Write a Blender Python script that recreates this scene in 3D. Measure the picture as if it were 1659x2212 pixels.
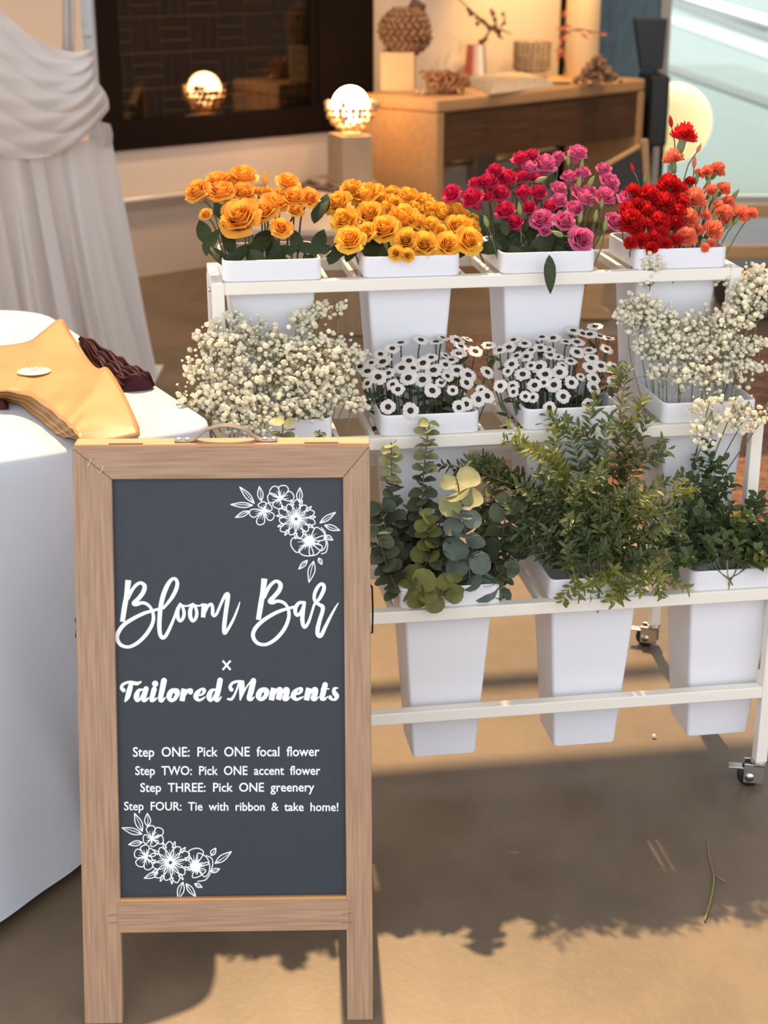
import bpy, math, random
import numpy as np
from mathutils import Vector, Matrix, Quaternion
for o in list(bpy.data.objects): bpy.data.objects.remove(o)
S = bpy.context.scene
COL = S.collection
R = math.radians
rng = random.Random(7)

# ------------------------------------------------------------------ camera
F, CX, CY = 3324.0, 829.5, 1106.0
PITCH, ROLL, CAMH = R(20.07), R(.03), 1.67
cam_d = bpy.data.cameras.new('camera'); cam = bpy.data.objects.new('camera', cam_d); COL.objects.link(cam)
cam.location = (0, 0, CAMH)
fw = Vector((0, math.cos(PITCH), -math.sin(PITCH))); up0 = Vector((0, math.sin(PITCH), math.cos(PITCH))); rt0 = Vector((1, 0, 0))
rt = rt0*math.cos(ROLL) + up0*math.sin(ROLL); upv = -rt0*math.sin(ROLL) + up0*math.cos(ROLL)
cam.matrix_world = Matrix(((rt.x, upv.x, -fw.x, 0), (rt.y, upv.y, -fw.y, 0), (rt.z, upv.z, -fw.z, CAMH), (0, 0, 0, 1)))
cam_d.sensor_fit = 'VERTICAL'; cam_d.sensor_height = 24.0; cam_d.lens = 24.0*F/2212.0
cam_d.clip_end = 300
cam_d.dof.use_dof = True; cam_d.dof.focus_distance = 2.85; cam_d.dof.aperture_fstop = 3.0
S.camera = cam
# ------------------------------------------------------------------ world, sun, exposure
w = bpy.data.worlds.new('world'); S.world = w; w.use_nodes = True
bg = w.node_tree.nodes['Background']; bg.inputs[0].default_value = (.89, .93, 1.0, 1); bg.inputs[1].default_value = 1.45
sd = bpy.data.lights.new('sun', 'SUN'); sd.energy = 5.2; sd.color = (1, .68, .36); sd.angle = R(.9)
sun = bpy.data.objects.new('sun', sd); COL.objects.link(sun)
SUNV = Vector((.045, -.68, -1.0)).normalized()
sun.rotation_mode = 'QUATERNION'; sun.rotation_quaternion = SUNV.to_track_quat('-Z', 'Y')
S.view_settings.view_transform = 'Standard'; S.view_settings.look = 'None'
S.view_settings.gamma = 1; S.view_settings.use_curve_mapping = False
S.view_settings.exposure = 0.46

# ------------------------------------------------------------------ geometry of the place (metres)
YAW = R(8.81); CO = Vector((.066, 2.7593, 0))
EX = Vector((math.cos(YAW), math.sin(YAW), 0)); EY = Vector((-math.sin(YAW), math.cos(YAW), 0)); EZ = Vector((0, 0, 1))
CAMP = Vector((0, 0, CAMH))
def W(a, b, z): return CO + EX*a + EY*b + EZ*z           # flower cart frame -> world
def ray(u, v): return fw + rt*((u-CX)/F) - upv*((v-CY)/F)
def at_z(u, v, z): d = ray(u, v); return CAMP + d*((z-CAMH)/d.z)
def at_y(u, v, y): d = ray(u, v); return CAMP + d*(y/d.y)
def at_b(u, v, b):
    d = ray(u, v); t = ((CO-CAMP).dot(EY)+b)/d.dot(EY); return CAMP + d*t
def proj(p):
    d = p-CAMP; z = d.dot(fw); return CX+F*d.dot(rt)/z, CY-F*d.dot(upv)/z
def depth(p): return (p-CAMP).dot(fw)

# ------------------------------------------------------------------ materials
MATS = {}
def mat(name, col, rough=.5, metal=0., var=0., vscale=8., bump=0., bscale=40., stretch=(1, 1, 1), col2=None, transl=0.,
        rand=0., spec=.5, emit=None, estr=0., coat=0., coords='Object', thr=None):
    if name in MATS: return MATS[name]
    m = bpy.data.materials.new(name); m.use_nodes = True; nt = m.node_tree; N = nt.nodes; L = nt.links
    b = N['Principled BSDF']; b.inputs['Base Color'].default_value = (*col, 1); b.inputs['Roughness'].default_value = rough
    b.inputs['Metallic'].default_value = metal; b.inputs['Specular IOR Level'].default_value = spec
    if coat: b.inputs['Coat Weight'].default_value = coat
    src = None
    if col2 is not None or var or bump:
        tc = N.new('ShaderNodeTexCoord'); mp = N.new('ShaderNodeMapping'); mp.inputs['Scale'].default_value = stretch
        L.new(tc.outputs[coords], mp.inputs['Vector'])
        nz = N.new('ShaderNodeTexNoise'); nz.inputs['Scale'].default_value = vscale; nz.inputs['Detail'].default_value = 6
        L.new(mp.outputs[0], nz.inputs['Vector'])
    if col2 is not None or var:
        cr = N.new('ShaderNodeValToRGB')
        lo, hi = thr if thr else (.32, .68)
        cr.color_ramp.elements[0].position = lo; cr.color_ramp.elements[1].position = hi
        c2 = col2 if col2 is not None else tuple(max(0, c*(1-var)) for c in col)
        cr.color_ramp.elements[0].color = (*c2, 1); cr.color_ramp.elements[1].color = (*col, 1)
        L.new(nz.outputs['Fac'], cr.inputs[0]); src = cr.outputs[0]
    if rand:
        oi = N.new('ShaderNodeObjectInfo'); hs = N.new('ShaderNodeHueSaturation'); mr = N.new('ShaderNodeMapRange')
        L.new(oi.outputs['Random'], mr.inputs[0]); mr.inputs[3].default_value = 1-rand; mr.inputs[4].default_value = 1+rand*.6
        L.new(mr.outputs[0], hs.inputs['Value'])
        if src: L.new(src, hs.inputs['Color'])
        else: hs.inputs['Color'].default_value = (*col, 1)
        src = hs.outputs[0]
    if src: L.new(src, b.inputs['Base Color'])
    if bump:
        nb = N.new('ShaderNodeTexNoise'); nb.inputs['Scale'].default_value = bscale; nb.inputs['Detail'].default_value = 4
        L.new(mp.outputs[0], nb.inputs['Vector'])
        bp = N.new('ShaderNodeBump'); bp.inputs['Strength'].default_value = bump; bp.inputs['Distance'].default_value = .01
        L.new(nb.outputs['Fac'], bp.inputs['Height']); L.new(bp.outputs[0], b.inputs['Normal'])
    if emit: b.inputs['Emission Color'].default_value = (*emit, 1); b.inputs['Emission Strength'].default_value = estr
    if transl:
        tr = N.new('ShaderNodeBsdfTranslucent'); mx = N.new('ShaderNodeMixShader'); mx.inputs[0].default_value = transl
        if src: L.new(src, tr.inputs['Color'])
        else: tr.inputs['Color'].default_value = (*col, 1)
        L.new(b.outputs[0], mx.inputs[1]); L.new(tr.outputs[0], mx.inputs[2]); L.new(mx.outputs[0], N['Material Output'].inputs[0])
    MATS[name] = m; return m

# ------------------------------------------------------------------ mesh builder
class MB:
    def __init__(s): s.v = []; s.f = []
    def add(s, vs, fs):
        n = len(s.v); s.v += [tuple(p) for p in vs]; s.f += [tuple(i+n for i in f) for f in fs]
    def box(s, x0, x1, y0, y1, z0, z1, M=None):
        vs = [Vector(p) for p in ((x0, y0, z0), (x1, y0, z0), (x1, y1, z0), (x0, y1, z0), (x0, y0, z1), (x1, y0, z1), (x1, y1, z1), (x0, y1, z1))]
        if M is not None: vs = [M @ p for p in vs]
        s.add(vs, [(0, 3, 2, 1), (4, 5, 6, 7), (0, 1, 5, 4), (1, 2, 6, 5), (2, 3, 7, 6), (3, 0, 4, 7)])
    def prism(s, poly, z0, z1):
        n = len(poly); s.add([(p[0], p[1], z0) for p in poly]+[(p[0], p[1], z1) for p in poly],
            [tuple(range(n-1, -1, -1)), tuple(range(n, 2*n))]+[(i, (i+1) % n, n+(i+1) % n, n+i) for i in range(n)])
    def tube(s, pts, rad, k=6, cap=True):
        pts = [Vector(p) for p in pts]; n = len(pts)
        rad = rad if isinstance(rad, (list, tuple)) else [rad]*n
        vs = []; prev = None
        for i, p in enumerate(pts):
            t = (pts[min(i+1, n-1)]-pts[max(i-1, 0)])
            t = t.normalized() if t.length > 1e-9 else Vector((0, 0, 1))
            if prev is None: a = t.orthogonal().normalized()
            else:
                a = prev - t*prev.dot(t); a = a.normalized() if a.length > 1e-6 else t.orthogonal().normalized()
            prev = a; b = t.cross(a)
            for j in range(k):
                th = 2*math.pi*j/k; vs.append(p+(a*math.cos(th)+b*math.sin(th))*rad[i])
        fs = [(i*k+j, i*k+(j+1) % k, (i+1)*k+(j+1) % k, (i+1)*k+j) for i in range(n-1) for j in range(k)]
        if cap: fs += [tuple(range(k-1, -1, -1)), tuple((n-1)*k+j for j in range(k))]
        s.add(vs, fs)
    def lathe(s, prof, k=24, M=None, cap=True):
        vs = [Vector((r*math.cos(2*math.pi*j/k), r*math.sin(2*math.pi*j/k), z)) for r, z in prof for j in range(k)]
        if M is not None: vs = [M @ p for p in vs]
        n = len(prof); fs = [(i*k+j, i*k+(j+1) % k, (i+1)*k+(j+1) % k, (i+1)*k+j) for i in range(n-1) for j in range(k)]
        if cap: fs += [tuple(range(k-1, -1, -1)), tuple((n-1)*k+j for j in range(k))]
        s.add(vs, fs)
    def grid(s, fn, nu, nv):
        vs = [fn(i/nu, j/nv) for j in range(nv+1) for i in range(nu+1)]
        s.add(vs, [(j*(nu+1)+i, j*(nu+1)+i+1, (j+1)*(nu+1)+i+1, (j+1)*(nu+1)+i) for j in range(nv) for i in range(nu)])
    def mesh(s, name, m, smooth=True):
        me = bpy.data.meshes.new(name); me.from_pydata(s.v, [], s.f); me.update()
        if m: me.materials.append(m)
        if smooth: me.polygons.foreach_set('use_smooth', [True]*len(me.polygons))
        return me
    def build(s, name, m, parent=None, smooth=False, bevel=0., seg=2):
        o = bpy.data.objects.new(name, s.mesh(name, m, smooth)); COL.objects.link(o)
        if parent: o.parent = parent
        if bevel:
            bm = o.modifiers.new('bevel', 'BEVEL'); bm.width = bevel; bm.segments = seg; bm.limit_method = 'ANGLE'; bm.angle_limit = R(40)
        return o
def inst(name, me, parent, loc=(0, 0, 0), quat=None, sc=1.):
    o = bpy.data.objects.new(name, me); COL.objects.link(o); o.parent = parent; o.location = loc
    if quat is not None: o.rotation_mode = 'QUATERNION'; o.rotation_quaternion = quat
    o.scale = (sc, sc, sc) if not isinstance(sc, (tuple, list)) else sc
    return o
def tag(o, label, cat, group=None):
    o['label'] = label; o['category'] = cat
    if group: o['group'] = group
    return o
def empty(name, loc=(0, 0, 0), label=None, cat=None, group=None, M=None):
    o = bpy.data.objects.new(name, None); COL.objects.link(o); o.location = loc; o.empty_display_size = .05
    if M is not None: o.matrix_world = M
    if label: tag(o, label, cat, group)
    return o
def struct(o): o['kind'] = 'structure'; return o
def frame(o, ex, ez):
    ex = Vector(ex).normalized(); ez = Vector(ez); ez = (ez-ex*ez.dot(ex)).normalized(); ey = ez.cross(ex)
    return Matrix(((ex.x, ey.x, ez.x, o[0]), (ex.y, ey.y, ez.y, o[1]), (ex.z, ey.z, ez.z, o[2]), (0, 0, 0, 1)))
def yawM(loc, yaw): return Matrix.Translation(loc) @ Matrix.Rotation(yaw, 4, 'Z')
def q_to(n, spin=0.): return Vector(n).normalized().to_track_quat('Z', 'Y') @ Quaternion((0, 0, 1), spin)
def catmull(P, n=6):
    out = []; P = [np.array(p, float) for p in P]
    for i in range(len(P)-1):
        p0 = P[max(i-1, 0)]; p1 = P[i]; p2 = P[i+1]; p3 = P[min(i+2, len(P)-1)]
        for k in range(n):
            t = k/n; out.append(.5*((2*p1)+(-p0+p2)*t+(2*p0-5*p1+4*p2-p3)*t*t+(-p0+3*p1-3*p2+p3)*t**3))
    out.append(P[-1]); return out
ORD = ['first', 'second', 'third', 'fourth', 'fifth', 'sixth', 'seventh', 'eighth', 'ninth', 'tenth', 'eleventh', 'twelfth', 'thirteenth', 'fourteenth',
       'fifteenth', 'sixteenth', 'seventeenth', 'eighteenth', 'nineteenth', 'twentieth']
def band_labels(items, fmt, nb):
    """items: (object, px, py); labels by height band in the bunch and order from the left."""
    its = sorted(items, key=lambda t: t[2]); n = len(its); bands = [its[i*n//nb:(i+1)*n//nb] for i in range(nb)]
    nm = {1: [''], 2: ['upper', 'lower'], 3: ['upper', 'middle', 'lower'], 4: ['topmost', 'upper', 'lower', 'lowest'],
          5: ['topmost', 'upper', 'middle', 'lower', 'lowest']}[nb]
    for bn, bd in zip(nm, bands):
        bd = sorted(bd, key=lambda t: t[1])
        for i, (o, _, _) in enumerate(bd):
            pos = 'leftmost' if i == 0 else 'rightmost' if i == len(bd)-1 else ORD[i]+' from left'
            o['label'] = fmt.format(pos=pos, band=bn).replace('  ', ' ')

# common materials
WHITE_PLASTIC = mat('white_plastic', (.78, .78, .81), .38)
WHITE_METAL = mat('white_metal', (.84, .79, .70), .42)
STEEL = mat('steel', (.62, .61, .58), .3, 1.)
BLACK_RUBBER = mat('black_rubber', (.015, .015, .017), .45)
DARK_METAL = mat('dark_bronze', (.013, .008, .006), .5, .0, spec=.06)

# ================================================================== SETTING
conc = mat('concrete', (.200, .140, .086), .42, var=.0, col2=(.118, .084, .053), vscale=1.7, bump=.035, bscale=60., spec=.35, coords='Generated', thr=(.36, .64))
# floor: finer mottling on top of the broad stains
nt = conc.node_tree; nz = [n for n in nt.nodes if n.type == 'TEX_NOISE'][0]; nz.inputs['Detail'].default_value = 11; nz.inputs['Roughness'].default_value = .66
for mp in [n for n in nt.nodes if n.type == 'MAPPING']: mp.inputs['Scale'].default_value = (12, 12, 1)
fl = MB(); fl.add([(-5, -3, 0), (5.5, -3, 0), (5.5, 11.2, 0), (-5, 11.2, 0)], [(0, 1, 2, 3)])
struct(fl.build('floor', conc))
# back wall runs away to the right at 40.7 degrees
WA = Vector((-1.322, 8.306, 0)); WD = Vector((.758, .652, 0)).normalized(); WN = Vector((-WD.y, WD.x, 0))
def wp(s, off, z): return WA + WD*s + WN*off + EZ*z
MW = frame(WA, WD, EZ)      # local x along the wall, y into the wall, z up
WZ = 2.9
wallm = mat('wall_paint', (.80, .66, .53), .75, var=.04, vscale=3.)
wm = MB()
S0, S1, WS0, WS1, WZ0 = -3.2, 3.24, -.19, 1.637, .68       # window opening
wm.box(S0, WS0, 0, .2, 0, WZ); wm.box(WS0, WS1, 0, .2, 0, WZ0); wm.box(WS1, S1, 0, .2, 0, WZ); wm.box(WS0, WS1, 0, .2, 2.3, WZ)
wo = wm.build('wall_back', wallm); wo.matrix_world = MW; struct(wo)
# window_1: dark bronze frame, glass, dark tiled light-well behind
wf = MB(); x0, x1, z0, z1 = WS0, WS1, WZ0, 2.3; p0, p1, pz = -.072, 1.20, .825
wf.box(x0, p0, -.03, .1, z0, z1); wf.box(p1+.04, x1, -.03, .1, z0, z1); wf.box(p0, p1+.04, -.03, .1, z0, pz); wf.box(p0, p1+.04, -.03, .1, 2.2, z1)
wf.box(p1, p1+.04, -.005, .08, pz, 2.2); wf.box(p1+.20, p1+.21, -.034, -.03, z0, z1)
wfo = wf.build('window_1', DARK_METAL, bevel=.004); wfo.matrix_world = MW; struct(wfo)
def glass_mat(name, tint, fac=.12):
    m = bpy.data.materials.new(name); m.use_nodes = True; nt = m.node_tree; nt.nodes.clear()
    out = nt.nodes.new('ShaderNodeOutputMaterial'); g = nt.nodes.new('ShaderNodeBsdfGlossy'); g.inputs['Roughness'].default_value = .02
    t = nt.nodes.new('ShaderNodeBsdfTransparent'); t.inputs[0].default_value = (*tint, 1); mx = nt.nodes.new('ShaderNodeMixShader')
    fr = nt.nodes.new('ShaderNodeFresnel'); fr.inputs[0].default_value = 1.5
    mr = nt.nodes.new('ShaderNodeMapRange'); mr.inputs[3].default_value = fac; mr.inputs[4].default_value = 1.
    nt.links.new(fr.outputs[0], mr.inputs[0]); nt.links.new(mr.outputs[0], mx.inputs[0])
    nt.links.new(t.outputs[0], mx.inputs[1]); nt.links.new(g.outputs[0], mx.inputs[2]); nt.links.new(mx.outputs[0], out.inputs[0]); return m
pg = MB(); pg.box(p0, p1, .012, .018, pz, 2.2)
pgo = pg.build('window_pane', glass_mat('dark_glass', (.80, .70, .60), .05), wfo)
# dark basket-weave tile wall behind the glass
tl = mat('grout', (.42, .33, .23), .7); td = mat('dark_tile', (.050, .036, .026), .6, var=.35, vscale=5.)
gb = MB(); gb.box(-.6, 2.2, .60, .66, .3, 2.4); g0 = gb.build('wall_lightwell', tl); g0.matrix_world = MW; struct(g0)
tb = MB(); n = .195
for i in range(-3, 12):
    for j in range(0, 10):
        bx = i*n; bz = .34+j*n
        for k in range(3):
            if (i+j) % 2: tb.box(bx+.006, bx+n-.006, .592, .601, bz+k*n/3+.005, bz+(k+1)*n/3-.005)
            else: tb.box(bx+k*n/3+.005, bx+(k+1)*n/3-.005, .592, .601, bz+.006, bz+n-.006)
t0 = tb.build('lightwell_tiles', td, g0)
ls = MB(); ls.box(-.6, 2.2, .1, .6, .66, .70); l0 = ls.build('trim_1', mat('stone_sill', (.16, .13, .105), .5)); l0.matrix_world = MW; struct(l0)
def wall_s(u, v, off):
    o = WA+WN*off; d = ray(u, v); t = (o-CAMP).dot(WN)/d.dot(WN); return (CAMP+d*t-o).dot(WD)
# second window to the right of the warm wall: bluish brick beyond
blue = mat('blue_brick', (.10, .15, .185), .6, col2=(.05, .085, .11), vscale=14., stretch=(3, 1, .6))
w2 = MB(); w2.box(3.24, 3.34, -.02, .15, .62, WZ); w2.box(3.24, wall_s(1428, 200, 0), -.02, .15, 0, .7)
w2o = w2.build('window_2', DARK_METAL); w2o.matrix_world = MW; struct(w2o)
BEND = wall_s(1432, 200, .3)
bb = MB(); bb.box(3.1, BEND, .3, .36, 0, WZ); bbo = bb.build('wall_beyond', blue); bbo.matrix_world = MW; struct(bbo)
# unseen soffit added over the back to hold off sun and sky light
sf = MB(); sf.box(-3.2, 3.3, -2.2, .70, 2.9, 3.1); so = sf.build('added_soffit', mat('ceiling_paint', (.7, .66, .6), .8)); so.matrix_world = MW; struct(so)
MBM = frame(CO, EX, EZ)
q = MB()
for (xa, xb, ba, bb_) in ((-6, 6, -1.7, 1.0), (-6, 6, 4.5, 8.6), (-6, -1.6, 1.0, 4.5), (2.9, 6, 1.0, 4.5)): q.box(xa, xb, ba, bb_, 3.46, 3.56)
o_ = q.build('added_ceiling', mat('ceiling_paint', (.7, .66, .6), .8)); o_.matrix_world = MBM; struct(o_)  # unseen slabs added to block overhead sky light, gap shaped for the sun
for (xa, xb, bc, wd) in ((-.30, 2.6, .035, .31), (-1.5, 2.6, .585, .040)):
    q = MB(); q.box(xa, xb, bc+3.4*.68-wd/2, bc+3.4*.68+wd/2, 3.4, 3.46); o_ = q.build('added_shadow_bar', mat('ceiling_paint', (.7, .66, .6), .8)); o_.matrix_world = MBM; struct(o_)  # unseen bars added overhead to cast shadow bands across the floor
rw = MB(); rw.box(5.3, 5.45, 2.2, 10.6, 0, 3.4); struct(rw.build('added_dark_wall', mat('added_wall_dark', (.22, .17, .13), .8)))  # unseen dark wall added to darken the reflection in the window pane
# heating pipe along the wall
hp = empty('heating_pipe', wp(0, -.05, .42), 'white and brass horizontal pipe running low along the back wall', 'pipe')
q = MB(); q.tube([(-1.2, 0, 0), (1.75, 0, 0)], .022, 10); q.build('pipe', mat('pipe_white', (.62, .56, .48), .35, .3), hp, True)
q = MB(); q.tube([(2.0, 0, 0), (2.44, 0, 0)], .022, 10); q.tube([(2.55, 0, 0), (3.2, 0, 0)], .022, 10); q.build('pipe', mat('brass', (.72, .55, .30), .28, 1.), hp, True)
q = MB(); q.box(2.42, 2.6, -.05, .04, -.14, .03); q.build('junction_box', mat('grey_box', (.24, .19, .15), .5), hp, bevel=.006)
q = MB(); q.lathe([(.022, 0), (.022, .01)], 12, frame((2.53, -.051, -.06), (1, 0, 0), (0, -1, 0))); q.build('outlet', BLACK_RUBBER, hp)
hp.matrix_world = frame(wp(0, -.05, .42), WD, EZ)
bs = MB(); bs.box(-1.2, 3.2, -.012, .0, .0, .405); bo = bs.build('baseboard_back', mat('base_panel', (.62, .52, .42), .6)); bo.matrix_world = MW; struct(bo)

# exterior at the right: pale paving seen through a tinted glass front
ext = mat('pale_paving', (.15, .205, .215), .8, var=.08, vscale=40., coords='Generated')
eg = MB(); eg.add([(1.2, 11.2, -.02), (40, 11.2, -.02), (40, 90, -.02), (1.2, 90, -.02)], [(0, 1, 2, 3)]); struct(eg.build('pavement', ext))
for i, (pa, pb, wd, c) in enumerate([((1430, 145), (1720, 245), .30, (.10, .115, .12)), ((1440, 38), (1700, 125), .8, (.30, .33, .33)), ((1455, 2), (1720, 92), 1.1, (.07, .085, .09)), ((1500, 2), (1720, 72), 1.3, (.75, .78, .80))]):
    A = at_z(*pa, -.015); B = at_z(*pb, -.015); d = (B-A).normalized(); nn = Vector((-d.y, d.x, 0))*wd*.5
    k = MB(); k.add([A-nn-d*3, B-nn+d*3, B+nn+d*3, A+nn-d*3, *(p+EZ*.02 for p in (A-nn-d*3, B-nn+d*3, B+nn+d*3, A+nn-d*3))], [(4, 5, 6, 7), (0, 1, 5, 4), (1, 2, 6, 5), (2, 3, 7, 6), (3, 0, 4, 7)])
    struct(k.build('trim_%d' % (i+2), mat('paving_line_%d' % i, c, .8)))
gl = MB(); gl.box(1.93, 5.4, 10.9, 10.92, .05, 3.2)
fg = MB(); fg.box(1.86, 1.93, 10.86, 10.96, 0, 3.2); fg.box(1.86, 5.4, 10.86, 10.96, 0, .05); fg.box(1.86, 5.4, 10.86, 10.96, 3.2, 3.3)
fgo = struct(fg.build('window_3', mat('pale_frame', (.62, .60, .55), .4)))
gl.build('window_pane', glass_mat('aqua_glass', (.90, .985, 1.), .03), fgo)

# shaggy rust rug on the floor behind the cart
rugm = mat('rust_jute', (.25, .115, .058), .95, col2=(.10, .042, .022), vscale=26., stretch=(1, 2.4, 1), bump=1., bscale=60., thr=(.38, .62))
def rugp(u, v):
    A, B, C_, D = Vector((.50, 4.42, 0)), Vector((2.5, 4.25, 0)), Vector((2.9, 6.9, 0)), Vector((.22, 6.95, 0))
    A = Vector((.80, 4.42, 0)); p = (A*(1-u)+B*u)*(1-v)+(D*(1-u)+C_*u)*v
    e = min(1, 12*min(u, 1-u, v, 1-v)); p.z = .004+e*(.018+.008*math.sin(p.y*62+1.2*math.sin(p.x*21))*math.sin(p.x*17+2*math.sin(p.y*9))+.003*rng.random()); return p
k = MB(); k.grid(rugp, 110, 150); tag(k.build('rug', rugm, smooth=True), 'shaggy rust brown rug lying behind the flower cart', 'rug')

# ================================================================== FLOWER CART
TIER = [(0.0, .460, -.070), (.170, .7613, 0), (.3537, 1.0425, 0)]          # b of the front, height of the rail tops
BIN_A = [[-.335, -.034, .264, .555], [-.343, -.047, .245, .534], [-.339, -.054, .232, .518]]
A0, A1, TD = -.362, .750, .245
MC = frame(CO, EX, EZ)
cart = empty('flower_cart', M=MC, label='white metal three-tier flower cart on casters holding white flower bins', cat='cart')
T = .025
def bar(name, x0, x1, y0, y1, z0, z1, m=WHITE_METAL, par=cart, bev=.002):
    q = MB(); q.box(x0, x1, y0, y1, z0, z1); return q.build(name, m, par, bevel=bev)
for ti, (b, z, _) in enumerate(TIER):
    f0 = b-.007
    bar('front_rail', A0+T, A1-T, f0, f0+T, z-T, z); bar('rear_rail', A0+T, A1-T, b+TD-T, b+TD, z-T, z)
    for x in (A0, A1-T): bar('side_rail', x, x+T, f0+T, b+TD-T, z-T, z)
    for a in BIN_A[ti]:
        for x in (a-.018, a+.206):
            if A0+T < x < A1-T-.012: bar('cross_bar', x, x+.010, f0+T, b+TD-T, z-.02, z-.001)
    zb = .062 if ti == 0 else .2385-.03
    for x in (A0, A1-T):
        bar('post', x, x+T, f0, f0+T, zb, z)
        bar('post', x, x+T, b+TD-T, b+TD, .2085 if ti < 2 else .2085, z-T) if ti == 2 else None
bar('bottom_rail', A0+T, A1-T, -.007, .018, .2135, .2385)
bar('middle_rail', A0+T, A1-T, .350, .375, .642, .667)
for x in (A0, A1-T):
    bar('base_rail', x, x+T, .018, .70, .2135, .2385); bar('post', x, x+T, .70, .725, .062, .2385)
    for zz in (.99, .70): 
        q = MB(); q.lathe([(.005, 0), (.005, .004), (.002, .006)], 10, frame((x if x < 0 else x+T, .40, zz+.03), (0, 1, 0), (-1 if x < 0 else 1, 0, 0))); q.build('bolt', STEEL, cart, True)
def caster(x, y, yaw):
    M = yawM((x, y, 0), yaw)
    c = MB()
    c.lathe([(.0, .0625), (.017, .0625), (.018, .056), (.010, .052), (.0, .052)], 14, M, cap=False)
    c.box(-.016, -.012, -.012, .03, .012, .056, M); c.box(.012, .016, -.012, .03, .012, .056, M); c.box(-.016, .016, -.012, .012, .050, .056, M)
    o = c.build('caster', STEEL, cart, bevel=.001)
    wq = MB(); wq.lathe([(.010, -.010), (.022, -.010), (.025, -.007), (.025, .007), (.022, .010), (.010, .010)], 22, M @ Matrix.Translation((0, .018, .025)) @ Matrix.Rotation(R(90), 4, 'Y')); wq.build('wheel', BLACK_RUBBER, o, True)
    hq = MB(); hq.lathe([(.010, -.0165), (.010, .0165)], 12, M @ Matrix.Translation((0, .018, .025)) @ Matrix.Rotation(R(90), 4, 'Y')); hq.build('axle', STEEL, o, True)
    bq = MB(); bq.box(-.011, .011, .028, .062, .040, .044, M); bq.build('brake_lever', STEEL, o, bevel=.001)
caster(A1-T/2, .006, R(70)); caster(A1-T/2, .712, R(60)); caster(A0+T/2, .006, R(-60)); caster(A0+T/2, .712, R(-70))

# bins
def rrect(x0, x1, y0, y1, r, k=5):
    P = []
    for cx, cy, a0 in ((x1-r, y0+r, -90), (x1-r, y1-r, 0), (x0+r, y1-r, 90), (x0+r, y0+r, 180)):
        for i in range(k+1): t = R(a0+90*i/k); P.append((cx+r*math.cos(t), cy+r*math.sin(t)))
    return P
def loft(q, rings):
    n = len(rings[0][0]); vs = [(x, y, z) for ring, z in rings for x, y in ring]
    q.add(vs, [(i*n+j, i*n+(j+1) % n, (i+1)*n+(j+1) % n, (i+1)*n+j) for i in range(len(rings)-1) for j in range(n)])
BW, BD, RH, BH = .200, .205, .0425, .353
def bin_meshes():
    q = MB(); r = .015
    loft(q, [(rrect(.002, BW-.002, .002, BD-.002, r), .0), (rrect(0, BW, 0, BD, r), .002), (rrect(0, BW, 0, BD, r), RH-.003), (rrect(.0015, BW-.0015, .0015, BD-.0015, r), RH),
             (rrect(.004, BW-.004, .004, BD-.004, r), RH), (rrect(.005, BW-.005, .005, BD-.005, r), RH-.003), (rrect(.012, BW-.012, .012, BD-.012, r), -.02)])
    loft(q, [(rrect(.002, BW-.002, .002, BD-.002, r), .0), (rrect(.010, BW-.010, .0225, BD-.0225, r), .0)])
    rim = q.mesh('rim', WHITE_PLASTIC); 
    q = MB(); r2 = .007
    loft(q, [(rrect(.010, BW-.010, .0225, BD-.0225, r2), .0), (rrect(.0338, BW-.0338, .044, BD-.044, r2), -BH+.004), (rrect(.0362, BW-.0362, .0465, BD-.0465, r2), -BH)])
    n = 24; q.f.append(tuple(2*n+i for i in range(n-1, -1, -1)))
    loft(q, [(rrect(.012, BW-.012, .024, BD-.024, r2), .0), (rrect(.0358, BW-.0358, .046, BD-.046, r2), -BH+.006)])
    q.f.append(tuple(4*n+i for i in range(n)))
    return rim, q.mesh('body', WHITE_PLASTIC)
RIM, BODY = bin_meshes()
CONT = [['eucalyptus bin, on bottom tier behind the chalkboard sign', 'silver dollar eucalyptus, on bottom tier beside the sign', 'small-leaf eucalyptus, centre of the bottom tier', 'broad-leaf greenery, at right end of bottom tier'],
        ["baby's breath, at left end of middle tier above the sign", 'white daisies, second from left on middle tier', 'white daisies, third from left on middle tier', "baby's breath, at right end of middle tier"],
        ['few orange-yellow roses and dark leaves, at left end of top tier', 'crowded yellow roses, second from left on top tier', 'magenta and pink roses, third on top tier', 'red and orange carnations, at right end of top tier']]
BINS = {}
for ti in range(3):
    for i, a in enumerate(BIN_A[ti]):
        b, z, _ = TIER[ti]
        lab = 'white plastic bin of '+CONT[ti][i] if not (ti == 0 and i == 0) else 'white plastic '+CONT[0][0]
        bo = empty('flower_bin', M=frame(W(a, b, z+.0005), EX, EZ), label=lab, cat='flower bin', group='white flower bins on the cart')
        inst('body', BODY, bo).modifiers.new('normals', 'WEIGHTED_NORMAL'); inst('rim', RIM, bo).modifiers.new('normals', 'WEIGHTED_NORMAL'); BINS[ti, i] = (a, b, z)

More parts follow.
